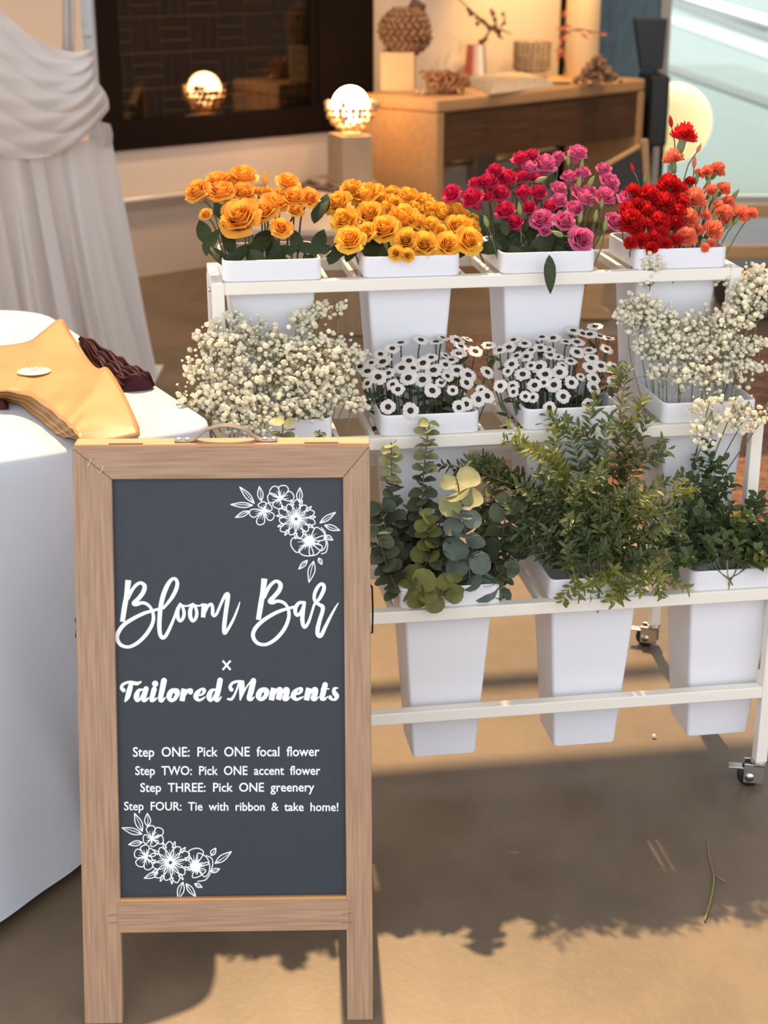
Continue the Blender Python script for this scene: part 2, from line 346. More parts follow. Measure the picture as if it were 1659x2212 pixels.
# ================================================================== CHALKBOARD SIGN
SBL = Vector((-.4948, 2.101, 0)); SBR = Vector((-.0176, 2.112, 0)); SU = (SBR-SBL).normalized()
TOPC = Vector((-.253, 2.3585, .9185)); mid = (SBL+SBR)/2
SV = (TOPC-mid); SV = (SV-SU*SV.dot(SU)).normalized(); SWn = SU.cross(SV)         # SWn points at the viewer
SL, SWd = .953, .4773
MS = Matrix(((SU.x, SV.x, SWn.x, SBL.x), (SU.y, SV.y, SWn.y, SBL.y), (SU.z, SV.z, SWn.z, SBL.z), (0, 0, 0, 1)))
MSI = MS.inverted()
def on_sign(u, v, off):
    d = ray(u, v); o = SBL+SWn*off; t = (o-CAMP).dot(SWn)/d.dot(SWn); p = MSI @ (CAMP+d*t); return p.x, p.y
def wood(name, st, c1=(.42, .255, .150), c2=(.275, .158, .088), sc=9.):
    m = mat(name, c1, .5, col2=c2, vscale=sc, bump=.12, bscale=sc*2.2, stretch=st, thr=(.28, .66)); return m
WV = wood('oak_vertical', (22, 1.0, 6)); WH = wood('oak_horizontal', (1.0, 22, 6))
sign = empty('chalkboard_sign', M=MS, label='wooden A-frame chalkboard sign lettered Bloom Bar, standing in front', cat='sign')
xi0, y_in_top = on_sign(241, 1036, 0); xi1, _ = on_sign(741, 1036, 0); _, yb1 = on_sign(495, 1946, 0); _, yb0 = on_sign(495, 2012, 0)
D0 = -.018
def poly(name, P, m, par=sign, z0=D0, z1=0., bev=.0012):
    q = MB(); q.prism(P, z0, z1); return q.build(name, m, par, bevel=bev)
poly('stile', [(0, 0), (xi0, 0), (xi0, y_in_top), (0, SL)], WV); poly('stile', [(xi1, 0), (SWd, 0), (SWd, SL), (xi1, y_in_top)], WV)
poly('top_rail', [(.0004, SL), (xi0+.0004, y_in_top+.0004), (xi1-.0004, y_in_top+.0004), (SWd-.0004, SL)], WH)
br = poly('bottom_rail', [(xi0-.004, yb0), (xi1+.004, yb0), (xi1+.004, yb1), (xi0-.004, yb1)], WH, z1=.0012)
board = poly('board', [(xi0-.006, yb1+.004), (xi1+.006, yb1+.004), (xi1+.006, y_in_top+.006), (xi0-.006, y_in_top+.006)],
             mat('chalkboard', (.022, .030, .040), .45, var=.12, vscale=60., bump=.05, bscale=300., spec=.45), z0=-.015, z1=-.010, bev=0)
q = MB(); q.box(xi0, xi1, yb1, yb1+.005, -.0098, -.001); q.build('ledge', mat('raw_wood', (.55, .27, .10), .6), sign)
# staples at the joints
q = MB()
for (u, v, du, dv) in ((193, 1000, 4, 9), (219, 1016, 4, 8), (788, 996, -4, 5), (764, 1018, -6, 8), (243, 1977, 9, 1), (243, 1994, 9, 1), (748, 1974, 9, 1), (748, 1993, 9, 1)):
    A = on_sign(u-du, v+dv, .002); B = on_sign(u+du, v-dv, .002); q.tube([(A[0], A[1], .0004), (A[0], A[1], .0016), (B[0], B[1], .0016), (B[0], B[1], .0004)], .0006, 5)
q.build('staple', STEEL, sign)
# horizontal cap over both leaves, hinges, handle, back leaf
cap = MB(); MSW = MSI
def SW(p): return MSI @ Vector(p)
tl_ = MS @ Vector((0, SL, 0)); tr_ = MS @ Vector((SWd, SL, 0)); back = Vector((0, 1, 0))
def toworld_box(name, y0, y1, z0, z1, x0, x1, m, par=sign, bev=.0008):
    q = MB(); bx = [(x, y, z) for z in (z0, z1) for (x, y) in ((x0, y0), (x1, y0), (x1, y1), (x0, y1))]
    vs = [SW(tl_+(tr_-tl_).normalized()*x+back*y+EZ*z) for x, y, z in bx]
    q.add(vs, [(0, 3, 2, 1), (4, 5, 6, 7), (0, 1, 5, 4), (1, 2, 6, 5), (2, 3, 7, 6), (3, 0, 4, 7)]); return q.build(name, m, par, bevel=bev)
CAPM = mat('oak_sunlit_top', (.62, .34, .17), .5, col2=(.5, .25, .12), vscale=8, stretch=(1, 20, 20))  # lighter, more orange oak: sunlight on the cap put into its colour
toworld_box('top_cap', .0035, .036, -.014, .0045, .003, SWd-.001, CAPM)
for xx in (.058, .372): toworld_box('hinge', .004, .008, .0045, .0058, xx, xx+.055, BLACK_RUBBER)
hx0, hx1 = .163, .328
hl = catmull([(hx0, 0, .0065), (hx0+.03, 0, .0075), (hx0+.052, 0, .024), (hx0+.0825, 0, .031), (hx1-.052, 0, .024), (hx1-.03, 0, .0075), (hx1, 0, .0065)], 7)
hq = MB(); n = len(hl); vs = []
for i, p in enumerate(hl):
    wdt = .0095 if 3 < i < n-4 else .0085+.0012*min(i, n-1-i)/3
    for yy, zz in ((-wdt, -.0012), (wdt, -.0012), (wdt, .0012), (-wdt, .0012)):
        vs.append(SW(tl_+(tr_-tl_).normalized()*p[0]+back*(.019+yy)+EZ*(p[2]+zz)))
hq.add(vs, [(i*4+j, i*4+(j+1) % 4, (i+1)*4+(j+1) % 4, (i+1)*4+j) for i in range(n-1) for j in range(4)]+[(0, 1, 2, 3), (4*n-1, 4*n-2, 4*n-3, 4*n-4)])
ho = hq.build('handle', mat('grey_leather', (.19, .155, .125), .5), sign, bevel=.0006); ho['label'] = 'grey leather strap handle'
for xx in (hx0+.006, hx0+.020, hx1-.020, hx1-.006):
    q = MB(); M = MSI @ Matrix.Translation(tl_+(tr_-tl_).normalized()*xx+back*.019+EZ*.0078); q.lathe([(.0042, 0), (.0042, .0012), (.002, .0024), (0, .0024)], 12, M); q.build('rivet', mat('cream_metal', (.75, .70, .58), .35, .5), ho, True)
for xx in (.0, SWd-.070):
    q = MB(); lx = (tr_-tl_).normalized(); top = tl_+back*.028; foot = Vector((tl_.x, tl_.y+.20, 0))
    vs = [SW(p+lx*(xx+dx)+back*dy) for p in (foot, top-EZ*.012) for dx, dy in ((0, 0), (.07, 0), (.07, .018), (0, .018))]
    q.add(vs, [(0, 3, 2, 1), (4, 5, 6, 7), (0, 1, 5, 4), (1, 2, 6, 5), (2, 3, 7, 6), (3, 0, 4, 7)]); q.build('back_leg', WV, sign)
for k in (.86,):
    q = MB(); c0_ = tl_+back*(.033+.20*k)+EZ*(-.9185*k); vs = [SW(c0_+lx*xx+back*dy+EZ*dz) for dz in (0, .05) for (xx, dy) in ((.07, 0), (SWd-.07, 0), (SWd-.07, .012), (.07, .012))]
    q.add(vs, [(0, 3, 2, 1), (4, 5, 6, 7), (0, 1, 5, 4), (1, 2, 6, 5), (2, 3, 7, 6), (3, 0, 4, 7)]); q.build('back_rail', WH, sign)
for sx, uu in ((SWd+.003, 816), (-.003, 171)):
    a_ = on_sign(uu, 1265 if sx > 0 else 1335, 0)[1]; b_ = on_sign(uu, 1370 if sx > 0 else 1380, 0)[1]
    q = MB(); q.tube([(sx-.004*(1 if sx > 0 else -1), a_, -.012), (sx, a_-.004, -.016), (sx+.001, (a_+b_)/2, -.022), (sx, b_, -.016), (sx-.003*(1 if sx > 0 else -1), b_, -.012)], .0016, 6); q.build('side_chain', DARK_METAL, sign, True)

# lettering and line art, flat vinyl on the board
VINYL = mat('white_vinyl', (.86, .87, .88), .5)
LZ = -.0096
class Ink:
    def __init__(s): s.q = MB(); s.k = 0
    def stroke(s, pts, ox, oy, sc, n=7, butt=False, curve=True):
        C = catmull(pts, n) if curve and len(pts) > 2 else [np.array(p, float) for p in (catmull(pts, 3) if len(pts) == 2 else pts)]
        P = [(ox+sc*p[0], oy+sc*p[1], sc*p[2]) for p in C]
        s.k += 1; z = LZ+.00002*(s.k % 40); vs = []
        for i, (x, y, wd) in enumerate(P):
            x0, y0, _ = P[max(i-1, 0)]; x1, y1, _ = P[min(i+1, len(P)-1)]; L = math.hypot(x1-x0, y1-y0) or 1
            nx, ny = -(y1-y0)/L*wd/2, (x1-x0)/L*wd/2
            for sgn in (1, -1):
                a = on_sign(x+sgn*nx, y+sgn*ny, LZ); vs.append((*a, z))
        for i in range(len(P)-1):
            zz = z+i*4e-6; s.q.add([(p[0], p[1], zz) for p in (vs[2*i], vs[2*i+1], vs[2*i+3], vs[2*i+2])], [(0, 1, 2, 3)])
        if not butt:
            s.disc(*P[0][:2], P[0][2]/2, z-.000005); s.disc(*P[-1][:2], P[-1][2]/2, z+len(P)*4e-6)
    def disc(s, x, y, r, z=None, ry=None):
        z = z or LZ+.0011; ry = ry or r
        s.q.add([(*on_sign(x+r*math.cos(t*math.pi/7), y+ry*math.sin(t*math.pi/7), LZ), z) for t in range(14)], [tuple(range(14))])
    def build(s, name): return s.q.build(name, VINYL, board)
ik = Ink(); o = (240, 1230, .15672)
ik.stroke([(237, 148, 82), (215, 350, 70), (180, 550, 70), (155, 722, 66)], *o, butt=True)
ik.stroke([(235, 400, 40), (290, 285, 46), (350, 212, 46), (412, 186, 44), (462, 232, 60), (440, 320, 62), (372, 408, 60), (318, 465, 66), (350, 480, 56), (430, 460, 44), (500, 482, 44), (555, 545, 40), (584, 640, 48), (572, 740, 50), (510, 860, 52), (415, 970, 52), (310, 1045, 48), (220, 1068, 45), (130, 1035, 50), (84, 950, 54), (105, 858, 58), (180, 760, 56), (300, 680, 52), (450, 606, 48), (560, 572, 42), (640, 550, 36), (690, 540, 34)], *o)
ik.stroke([(720, 535, 34), (830, 400, 50), (898, 270, 56), (912, 180, 50), (880, 128, 42), (828, 145, 48), (770, 230, 62), (722, 350, 66), (690, 480, 64), (672, 620, 62), (665, 780, 60), (677, 895, 56), (712, 942, 52), (760, 905, 50), (822, 780, 44), (872, 660, 38), (905, 570, 40)], *o)
for dx in (0, 175): ik.stroke([(955+dx, 485, 44), (918+dx, 555, 56), (916+dx, 645, 56), (948+dx, 710, 42), (990+dx, 675, 46), (1006+dx, 600, 46), (985+dx, 515, 40), (950+dx, 482, 44)], *o)
ik.stroke([(975, 495, 26), (1040, 505, 24), (1100, 488, 30)], *o); ik.stroke([(1150, 492, 26), (1210, 502, 24), (1265, 482, 30)], *o)
ik.stroke([(1285, 470, 72), (1275, 580, 66), (1268, 662, 60)], *o, butt=True)
ik.stroke([(1290, 600, 34), (1335, 505, 42), (1385, 482, 42), (1400, 545, 48), (1400, 615, 46), (1424, 640, 38), (1460, 600, 40), (1512, 480, 38), (1570, 362, 46), (1608, 345, 60), (1604, 430, 62), (1580, 600, 60), (1560, 770, 60), (1562, 872, 54), (1600, 840, 44), (1680, 700, 36), (1742, 550, 28), (1775, 450, 12)], *o)
o = (480, 1230, .16275)
ik.stroke([(560, 122, 80), (540, 300, 70), (510, 480, 70), (480, 668, 64)], *o, butt=True)
ik.stroke([(560, 370, 40), (613, 250, 46), (668, 182, 44), (724, 156, 42), (774, 200, 58), (755, 280, 60), (690, 358, 58), (636, 420, 64), (672, 436, 54), (740, 420, 42), (810, 438, 42), (862, 492, 40), (886, 580, 45), (873, 680, 48), (820, 796, 50), (730, 905, 50), (632, 975, 46), (550, 998, 42), (462, 972, 48), (410, 890, 52), (428, 802, 55), (502, 712, 52), (610, 632, 50), (740, 562, 46), (860, 522, 40), (965, 494, 34)], *o)
ik.stroke([(1085, 440, 38), (1022, 444, 44), (976, 502, 52), (970, 570, 50), (1000, 608, 44), (1042, 568, 38), (1078, 490, 36)], *o)
ik.stroke([(1090, 442, 46), (1078, 520, 50), (1064, 640, 58), (1074, 738, 50), (1104, 763, 44), (1150, 690, 38), (1190, 570, 32), (1226, 462, 34), (1292, 385, 46), (1346, 275, 52), (1346, 208, 48), (1304, 196, 42), (1252, 260, 48), (1222, 348, 46), (1232, 420, 42), (1282, 462, 44), (1332, 495, 54), (1330, 560, 52), (1292, 680, 55), (1266, 800, 58), (1272, 868, 55), (1312, 876, 52), (1372, 756, 46), (1440, 620, 36), (1500, 510, 26), (1540, 446, 12)], *o)
ik.build('title_lettering')
ik = Ink()
for A, B in (((481, 1427), (498, 1447)), ((498, 1427), (481, 1447))): ik.stroke([(*A, 4.4), (*B, 4.4)], 0, 0, 1, butt=True)
ik.build('cross_lettering')
ik = Ink(); o = (250, 1450, .1507)
ik.stroke([(112, 272, 60), (84, 240, 52), (95, 198, 45), (150, 165, 40), (220, 156, 42), (300, 176, 54), (360, 152, 26)], *o)
ik.stroke([(225, 165, 62), (195, 280, 76), (168, 370, 68), (130, 438, 22)], *o, butt=True)
ik.stroke([(400, 262, 24), (330, 278, 52), (296, 360, 78), (310, 420, 48), (355, 390, 36), (400, 300, 34)], *o)
for dx, y0 in ((430, 252),): ik.stroke([(dx+5, y0, 76), (dx-22, 350, 72), (dx-30, 412, 62), (dx+10, 408, 40), (dx+44, 376, 14)], *o)
ik.stroke([(552, 258, 76), (527, 350, 72), (516, 412, 62), (556, 408, 40), (594, 378, 14)], *o); ik.disc(250+.1507*566, 1450+.1507*178, .1507*46)
ik.stroke([(692, 135, 84), (665, 270, 78), (640, 398, 68), (668, 420, 45), (712, 374, 14)], *o)
ik.stroke([(850, 262, 44), (796, 290, 72), (764, 362, 78), (792, 420, 46), (848, 392, 58), (890, 315, 62), (882, 268, 44), (846, 268, 26), (852, 310, 34)], *o)
ik.stroke([(982, 250, 80), (965, 340, 78), (950, 428, 74)], *o, butt=True); ik.stroke([(1005, 335, 22), (1040, 268, 34), (1082, 270, 48), (1072, 300, 70)], *o)
ik.stroke([(1190, 350, 18), (1250, 322, 38), (1268, 270, 54), (1228, 256, 34), (1170, 312, 70), (1150, 372, 72), (1192, 414, 42), (1248, 392, 32), (1285, 364, 12)], *o)
ik.stroke([(1430, 262, 26), (1370, 282, 58), (1338, 362, 78), (1358, 418, 44), (1400, 388, 36), (1440, 300, 34)], *o)
ik.stroke([(1496, 130, 80), (1470, 270, 78), (1440, 398, 68), (1472, 412, 42), (1516, 364, 14)], *o)
o = (480, 1450, .15973)
ik.stroke([(125, 248, 56), (106, 210, 44), (138, 160, 38), (200, 138, 36), (270, 134, 26)], *o)
ik.stroke([(228, 150, 22), (180, 290, 30), (128, 375, 38), (76, 374, 26)], *o)
ik.stroke([(258, 128, 76), (265, 250, 76), (242, 392, 18)], *o, butt=True); ik.stroke([(244, 388, 16), (320, 230, 22), (382, 140, 20)], *o)
ik.stroke([(422, 128, 76), (390, 270, 78), (364, 364, 66), (398, 378, 40), (436, 345, 12)], *o)
ik.stroke([(575, 236, 42), (520, 264, 70), (490, 332, 76), (516, 382, 44), (572, 352, 58), (608, 285, 60), (598, 244, 44), (564, 248, 24), (574, 286, 30)], *o)
for x0 in (700, 1175):
    ik.stroke([(x0, 226, 78), (x0-20, 310, 78), (x0-36, 392, 74)], *o, butt=True)
for x0, last in ((715, 0), (805, 1), (1190, 1)):
    ik.stroke([(x0, 310, 20), (x0+45, 240, 42), (x0+76, 252, 64), (x0+60, 320, 76), (x0+42, 385 if not last else 368, 72)]+([(x0+76, 378, 38), (x0+116, 342, 12)] if last else []), *o, butt=not last)
ik.stroke([(990, 315, 18), (1050, 290, 38), (1070, 242, 50), (1035, 232, 30), (982, 282, 68), (962, 340, 70), (1004, 380, 42), (1060, 362, 32), (1100, 340, 12)], *o)
ik.stroke([(1392, 182, 74), (1365, 290, 74), (1350, 364, 66), (1388, 374, 38), (1426, 340, 12)], *o); ik.stroke([(1334, 237, 16), (1452, 237, 16)], *o, butt=True)
ik.stroke([(1566, 226, 14), (1516, 234, 40), (1516, 288, 62), (1550, 332, 64), (1530, 376, 44), (1484, 380, 32), (1460, 352, 56)], *o)
ik.build('subtitle_lettering')
def text_line(txt, x0, x1, ytop, ybase0, ybase1):
    c = bpy.data.curves.new('t', 'FONT'); c.body = txt; c.space_word = 1.9; c.offset = .012; c.resolution_u = 3
    to = bpy.data.objects.new('t', c); COL.objects.link(to); bpy.context.view_layer.update()
    me = to.evaluated_get(bpy.context.evaluated_depsgraph_get()).to_mesh(); vs = [v.co.copy() for v in me.vertices]; fs = [tuple(p.vertices) for p in me.polygons]
    mx = [max(v.x for v in vs), min(v.x for v in vs)]; caph = .73*1.0
    q = MB(); out = []
    for v in vs:
        k = (v.x-mx[1])/(mx[0]-mx[1]); px = x0+(x1-x0)*k; py = ybase0+(ybase1-ybase0)*k-(ybase0-ytop)*v.y/caph
        out.append((*on_sign(px, py, LZ), LZ))
    q.add(out, fs); bpy.data.objects.remove(to); bpy.data.curves.remove(c); return q.build('step_lettering', VINYL, board)
text_line('Step ONE: Pick ONE focal flower', 287, 690, 1613, 1634.5, 1633)
text_line('Step TWO: Pick ONE accent flower', 292, 692, 1654, 1674, 1673.5)
text_line('Step THREE: Pick ONE greenery', 303, 679, 1690.5, 1710.5, 1709.5)
text_line('Step FOUR: Tie with ribbon & take home!', 268, 731, 1731, 1750, 1752)
def line_art(ox, oy, sc, leaves, blossoms, daisy, poppy, extra=()):
    ik = Ink(); LW = 12.5
    fills = []
    def st(P, wd=LW): ik.stroke([(x, y, wd) for x, y in P], ox, oy, sc, 5)
    for (bx, by), (tx, ty), wd in leaves:
        dx, dy = tx-bx, ty-by; L = math.hypot(dx, dy); nx, ny = -dy/L*wd/2, dx/L*wd/2
        for s_ in (1, -1): st([(bx, by), (bx+dx*.3+nx*s_*.9, by+dy*.3+ny*s_*.9), (bx+dx*.6+nx*s_*.9, by+dy*.6+ny*s_*.9), (tx, ty)])
        ik.stroke([(bx, by, 12), (bx+dx*.5+nx*.1, by+dy*.5+ny*.1, 8), (tx, ty, 4)], ox, oy, sc, 4)
    def petal(cx, cy, tx, ty, wd, blunt=.9, veins=2):
        dx, dy = tx-cx, ty-cy; L = math.hypot(dx, dy); ux, uy = dx/L, dy/L; nx, ny = -uy*wd/2, ux*wd/2
        st([(cx+ux*L*.1, cy+uy*L*.1), (cx+dx*.45+nx*.75, cy+dy*.45+ny*.75), (cx+dx*.82+nx*blunt, cy+dy*.82+ny*blunt), (tx+nx*.15, ty+ny*.15), (cx+dx*.82-nx*blunt, cy+dy*.82-ny*blunt), (cx+dx*.45-nx*.75, cy+dy*.45-ny*.75), (cx+ux*L*.1, cy+uy*L*.1)])
        for k in range(veins):
            f_ = (k-(veins-1)/2)*.5; ik.stroke([(cx+dx*.12, cy+dy*.12, 12), (cx+dx*.3+nx*f_, cy+dy*.35+ny*f_, 10), (cx+dx*.62+nx*f_*1.3, cy+dy*.62+ny*f_*1.3, 3)], ox, oy, sc, 4)
    for (cx, cy), tips, wd in blossoms:
        for tx, ty in tips: petal(cx, cy, tx, ty, wd, 1.0)
        ik.disc(ox+sc*cx, oy+sc*cy, sc*22)
    (cx, cy), r, n, rot = daisy
    for k in range(n):
        t = R(rot)+2*math.pi*k/n; rr = r*(1, .86)[k % 2]; petal(cx, cy, cx+rr*math.cos(t), cy+rr*math.sin(t), r*.48, .7, 1)
    for k in range(n):
        t = R(rot)+2*math.pi*(k+.5)/n; st([(cx+r*.72*math.cos(t-.1), cy+r*.72*math.sin(t-.1)), (cx+r*1.02*math.cos(t), cy+r*1.02*math.sin(t)), (cx+r*.72*math.cos(t+.1), cy+r*.72*math.sin(t+.1))])
    st([(cx+56*math.cos(t*math.pi/5), cy+46*math.sin(t*math.pi/5)) for t in range(11)], 24)
    (cx, cy), tips, wd = poppy
    for tx, ty in tips: petal(cx, cy, tx, ty, wd, 1.1)
    ik.disc(ox+sc*cx, oy+sc*cy, sc*66)
    for k in range(20):
        t = 2*math.pi*k/20; ik.stroke([(cx+50*math.cos(t), cy+50*math.sin(t), 16), (cx+92*math.cos(t), cy+92*math.sin(t), 4)], ox, oy, sc, 2)
    for P in extra: st(P)
    return ik.build('floral_line_art')
line_art(480, 1030, .16878, [((410, 340), (225, 130), 66), ((390, 365), (110, 355), 62), ((350, 440), (170, 520), 58), ((500, 310), (475, 125), 68), ((985, 320), (995, 140), 72), ((1250, 590), (1450, 455), 60), ((1310, 620), (1505, 685), 64), ((1320, 750), (1415, 810), 52), ((1090, 1070), (980, 1180), 52), ((1170, 1080), (1110, 1350), 84), ((1235, 1040), (1275, 1120), 46)],
         [((745, 285), [(635, 135), (800, 110), (915, 235), (690, 400), (580, 265)], 120), ((535, 425), [(500, 325), (625, 370), (650, 540), (475, 615), (350, 480)], 100)],
         ((945, 540), 250, 11, 10), ((1115, 820), [(885, 890), (1060, 1010), (1225, 980), (1330, 860), (1290, 700)], 170), [[(1320, 790), (1350, 860), (1330, 960), (1270, 985)], [(1270, 650), (1320, 720), (1300, 800)], [(1250, 820), (1225, 850), (1260, 870)]])
line_art(245, 1740, .16878, [((370, 330), (270, 100), 80), ((365, 365), (110, 285), 74), ((370, 470), (195, 500), 62), ((440, 270), (435, 100), 76), ((1250, 640), (1310, 545), 60), ((1300, 740), (1510, 590), 76), ((1250, 850), (1360, 810), 52), ((570, 860), (395, 930), 66), ((890, 980), (830, 1200), 80), ((930, 1000), (1055, 1165), 66), ((1040, 1000), (1135, 1045), 46)],
         [((490, 430), [(475, 255), (620, 295), (640, 440), (540, 510), (380, 430)], 110), ((420, 650), [(395, 505), (270, 600), (310, 770), (460, 820), (520, 580)], 110)],
         ((730, 730), 270, 11, 4), ((1050, 780), [(1060, 545), (1180, 650), (1230, 830), (1110, 900)], 170), [[(1190, 640), (1260, 680), (1270, 760), (1240, 850)], [(1240, 870), (1180, 950), (1080, 970)], [(1070, 880), (1090, 840), (1130, 860)]])

# ================================================================== TABLE WITH WHITE CLOTH
TZ = .84
cloth = mat('white_linen', (.57, .59, .635), .8, var=.04, vscale=5., bump=.35, bscale=6., spec=.2)
# outline of the table top (world xy), anticlockwise seen from above, with rounded corners
e30 = Vector((math.cos(R(30)), math.sin(R(30)), 0))
Bc = Vector((-.318, 2.740, 0)); Ac = Bc-e30*1.05; Cc = at_z(84, 671, TZ); Dc = at_z(-60, 667, TZ)+Vector((-.5, .02, 0)); Cc.z = Dc.z = 0
def round_poly(P, rs, k=6):
    out = []; n = len(P)
    for i in range(n):
        p = P[i]; a = (P[i-1]-p).normalized(); b = (P[(i+1) % n]-p).normalized(); r = rs[i]
        for j in range(k+1):
            t = j/k; out.append((p+a*r)*(1-t)**2+p*2*t*(1-t)+(p+b*r)*t*t)
    return out
ring = round_poly([Ac, Bc, Cc, Dc], [.06, .075, .10, .06])
# densify
den = []
for i, p in enumerate(ring):
    qn = ring[(i+1) % len(ring)]; n = max(1, int((qn-p).length/.02))
    den += [p.lerp(qn, j/n) for j in range(n)]
ctr = sum(den, Vector())/len(den); n = len(den)
vs = []; fs = []; NL = 26
perim = [0]
for i in range(n): perim.append(perim[-1]+(den[(i+1) % n]-den[i]).length)
for l in range(NL+1):
    for i, p in enumerate(den):
        nrm = (den[(i+1) % n]-den[i-1]).normalized(); nrm = Vector((nrm.y, -nrm.x, 0)); s = perim[i]; dist = (p-Bc).length
        front = nrm.dot(Vector((.5, -.866, 0))) > .5
        flare = (-.004+.10*max(0, min(1.6, (dist-.27)/.17))) if front else .0
        if l < 4: a = l/3*math.pi/2; r = .012; o_ = r*math.sin(a); z = TZ-r*(1-math.cos(a))
        else:
            k = (l-3)/(NL-3); hem = .016+.010*(.5+.5*math.sin(s*3.1)); z = TZ-.012-(TZ-.012-hem)*k
            wv = (.010*math.sin(s*19+1)+.006*math.sin(s*41+k*3))*k+.004*math.sin(k*11+s*7)
            o_ = .012+flare*k**1.3+wv*(.35 if front else .6)
        vs.append((p.x+nrm.x*o_, p.y+nrm.y*o_, z))
for l in range(NL):
    for i in range(n): fs.append((l*n+i, (l+1)*n+i, (l+1)*n+(i+1) % n, l*n+(i+1) % n))
vs.append((ctr.x, ctr.y, TZ)); fs += [(i, (i+1) % n, len(vs)-1) for i in range(n)]
tb_ = empty('table', ctr, 'cloth-covered table at left, its white cloth hanging to the floor', 'table')
q = MB(); q.add([Vector(p)-ctr for p in vs], fs); tc_ = q.build('tablecloth', cloth, tb_, True)
q = MB(); q.prism([tuple((p-(p-ctr).normalized()*.01-ctr)[:2]) for p in den[::3]], TZ-.03, TZ-.004); q.build('tabletop', mat('table_wood', (.4, .3, .2), .6), tb_)
for kx in (Ac, Bc, Cc, Dc):
    d = (ctr-kx)*.16; p = kx+d-ctr; q = MB(); q.tube([(p.x, p.y, 0), (p.x, p.y, TZ-.03)], .018, 8); q.build('leg', DARK_METAL, tb_)

# burgundy ribbon bundle lying on the table
bur = mat('burgundy_satin', (.070, .008, .012), .6, var=.5, vscale=30., spec=.25)
def bz(u, v): return at_z(u, v, TZ+.012)
L0 = [bz(168, 726), bz(215, 748), bz(262, 778), bz(300, 803), bz(334, 826)]; L1 = [bz(178, 752), bz(206, 800), bz(232, 822), bz(262, 835), bz(329, 831)]
c0 = catmull(L0, 8); c1 = catmull(L1, 8)
def bf(u, v):
    i = u*(len(c0)-1); a = min(int(i), len(c0)-2); t = i-a; p0_ = c0[a]*(1-t)+c0[a+1]*t; p1_ = c1[a]*(1-t)+c1[a+1]*t; p = p0_*(1-v)+p1_*v
    e = min(1, 7*min(v, 1-v), 9*min(u+.02, 1.02-u)); z = TZ+.0035+e*(.018+.0065*math.sin(v*26+5*u)+.004*math.sin(v*61-9*u+1)+.003*math.sin(u*34+v*5)); return (p[0], p[1], z)
q = MB(); q.grid(bf, 60, 60); tag(q.build('ribbon_bundle', bur, None, True), 'burgundy fabric bundle crumpled on the table behind the kraft papers', 'fabric')
q = MB(); K = [bz(-60, 872), bz(-20, 868), bz(10, 868), bz(16, 872)]
def bf2(u, v): p = bz(-60+78*u, 862+12*v); e = min(1, 5*min(v, 1-v), 6*(1.02-u)); return (p.x, p.y, TZ+.003+e*(.012+.006*math.sin(v*9+u*9)))
q.grid(bf2, 14, 8); tag(q.build('ribbon_end', bur, None, True), 'burgundy fabric end poking out below the kraft papers at picture edge', 'fabric')

# kraft paper sleeves: a stack of limp bow-tie shaped sheets
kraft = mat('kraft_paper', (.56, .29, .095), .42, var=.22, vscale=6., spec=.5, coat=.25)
EU = at_z(300, 922, .87)-at_z(170, 944, .87)
top_edge = [(-40, 752), (55, 742), (92, 726), (131, 701), (150, 722), (172, 752), (190, 780), (212, 808), (232, 812), (255, 838), (278, 875), (300, 920)]
bot_top = [(-40, 842), (0, 846), (30, 848), (62, 857), (90, 873), (112, 890), (130, 905), (143, 917), (153, 926), (160, 934), (166, 940), (173, 945)]
bot_low = [(-40, 868), (0, 868), (18, 868), (42, 876), (66, 893), (86, 909), (102, 922), (114, 932), (124, 939), (134, 944), (148, 946.5), (170, 947)]
def sheet(zk, du=0, dv=0):
    w0 = (zk-.004)/.033; bot_edge = [(a[0]*w0+b[0]*(1-w0), a[1]*w0+b[1]*(1-w0)) for a, b in zip(bot_top, bot_low)]
    ce = catmull([at_z(u+du, v+dv, TZ+zk) for u, v in top_edge], 5); cb = catmull([at_z(u+du, v+dv, TZ+zk) for u, v in bot_edge], 5); n = len(ce)-1
    def f(a, b):
        i = a*n; k = min(int(i), n-1); t = i-k; p0_ = ce[k]*(1-t)+ce[k+1]*t; p1_ = cb[k]*(1-t)+cb[k+1]*t; p = p0_*(1-b)+p1_*b
        lift = .016*math.exp(-((a-.72)/.13)**2)*(1-b)+.012*math.exp(-((a-.25)/.12)**2)*(1-b)**2
        edge = -.9*zk*max(0, (a-.86)/.14)**2*.55
        return (p[0], p[1], TZ+zk+lift+edge+.0012*math.sin(a*40+b*9)*b)
    return f
SH = []
for i in range(11):
    zk = .004+.0033*i; q = MB(); du = rng.uniform(-1.6, 1.6); dv = rng.uniform(-.8, .8)
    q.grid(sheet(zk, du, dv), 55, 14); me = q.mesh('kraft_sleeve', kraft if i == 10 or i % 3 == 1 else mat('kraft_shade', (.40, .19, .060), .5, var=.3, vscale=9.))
    o_ = bpy.data.objects.new('kraft_sleeve', me); COL.objects.link(o_)
    s_ = o_.modifiers.new('thick', 'SOLIDIFY'); s_.thickness = .0011; s_.offset = -1
    lab = 'topmost tan kraft paper sleeve with a round cream sticker' if i == 10 else 'tan kraft paper sleeve lying at the very bottom of the stack' if i == 0 else ORD[9-i+1]+' tan kraft paper sleeve counted down from the sticker sheet'
    tag(o_, lab, 'paper sleeve', 'kraft paper sleeves stacked on the table'); SH.append(o_)
sp = at_z(73, 797, TZ+.047); q = MB(); ex_ = (at_z(109, 797, TZ+.047)-sp).length
q.lathe([(0, .0), (ex_, .0), (ex_, .0004), (0, .0004)], 36, Matrix.Translation((sp.x, sp.y, TZ+.0424)), cap=False); stk = q.build('sticker', mat('cream_sticker', (.86, .78, .60), .5), SH[-1], True); stk['label'] = 'round cream sticker with brown scribble'
q = MB()
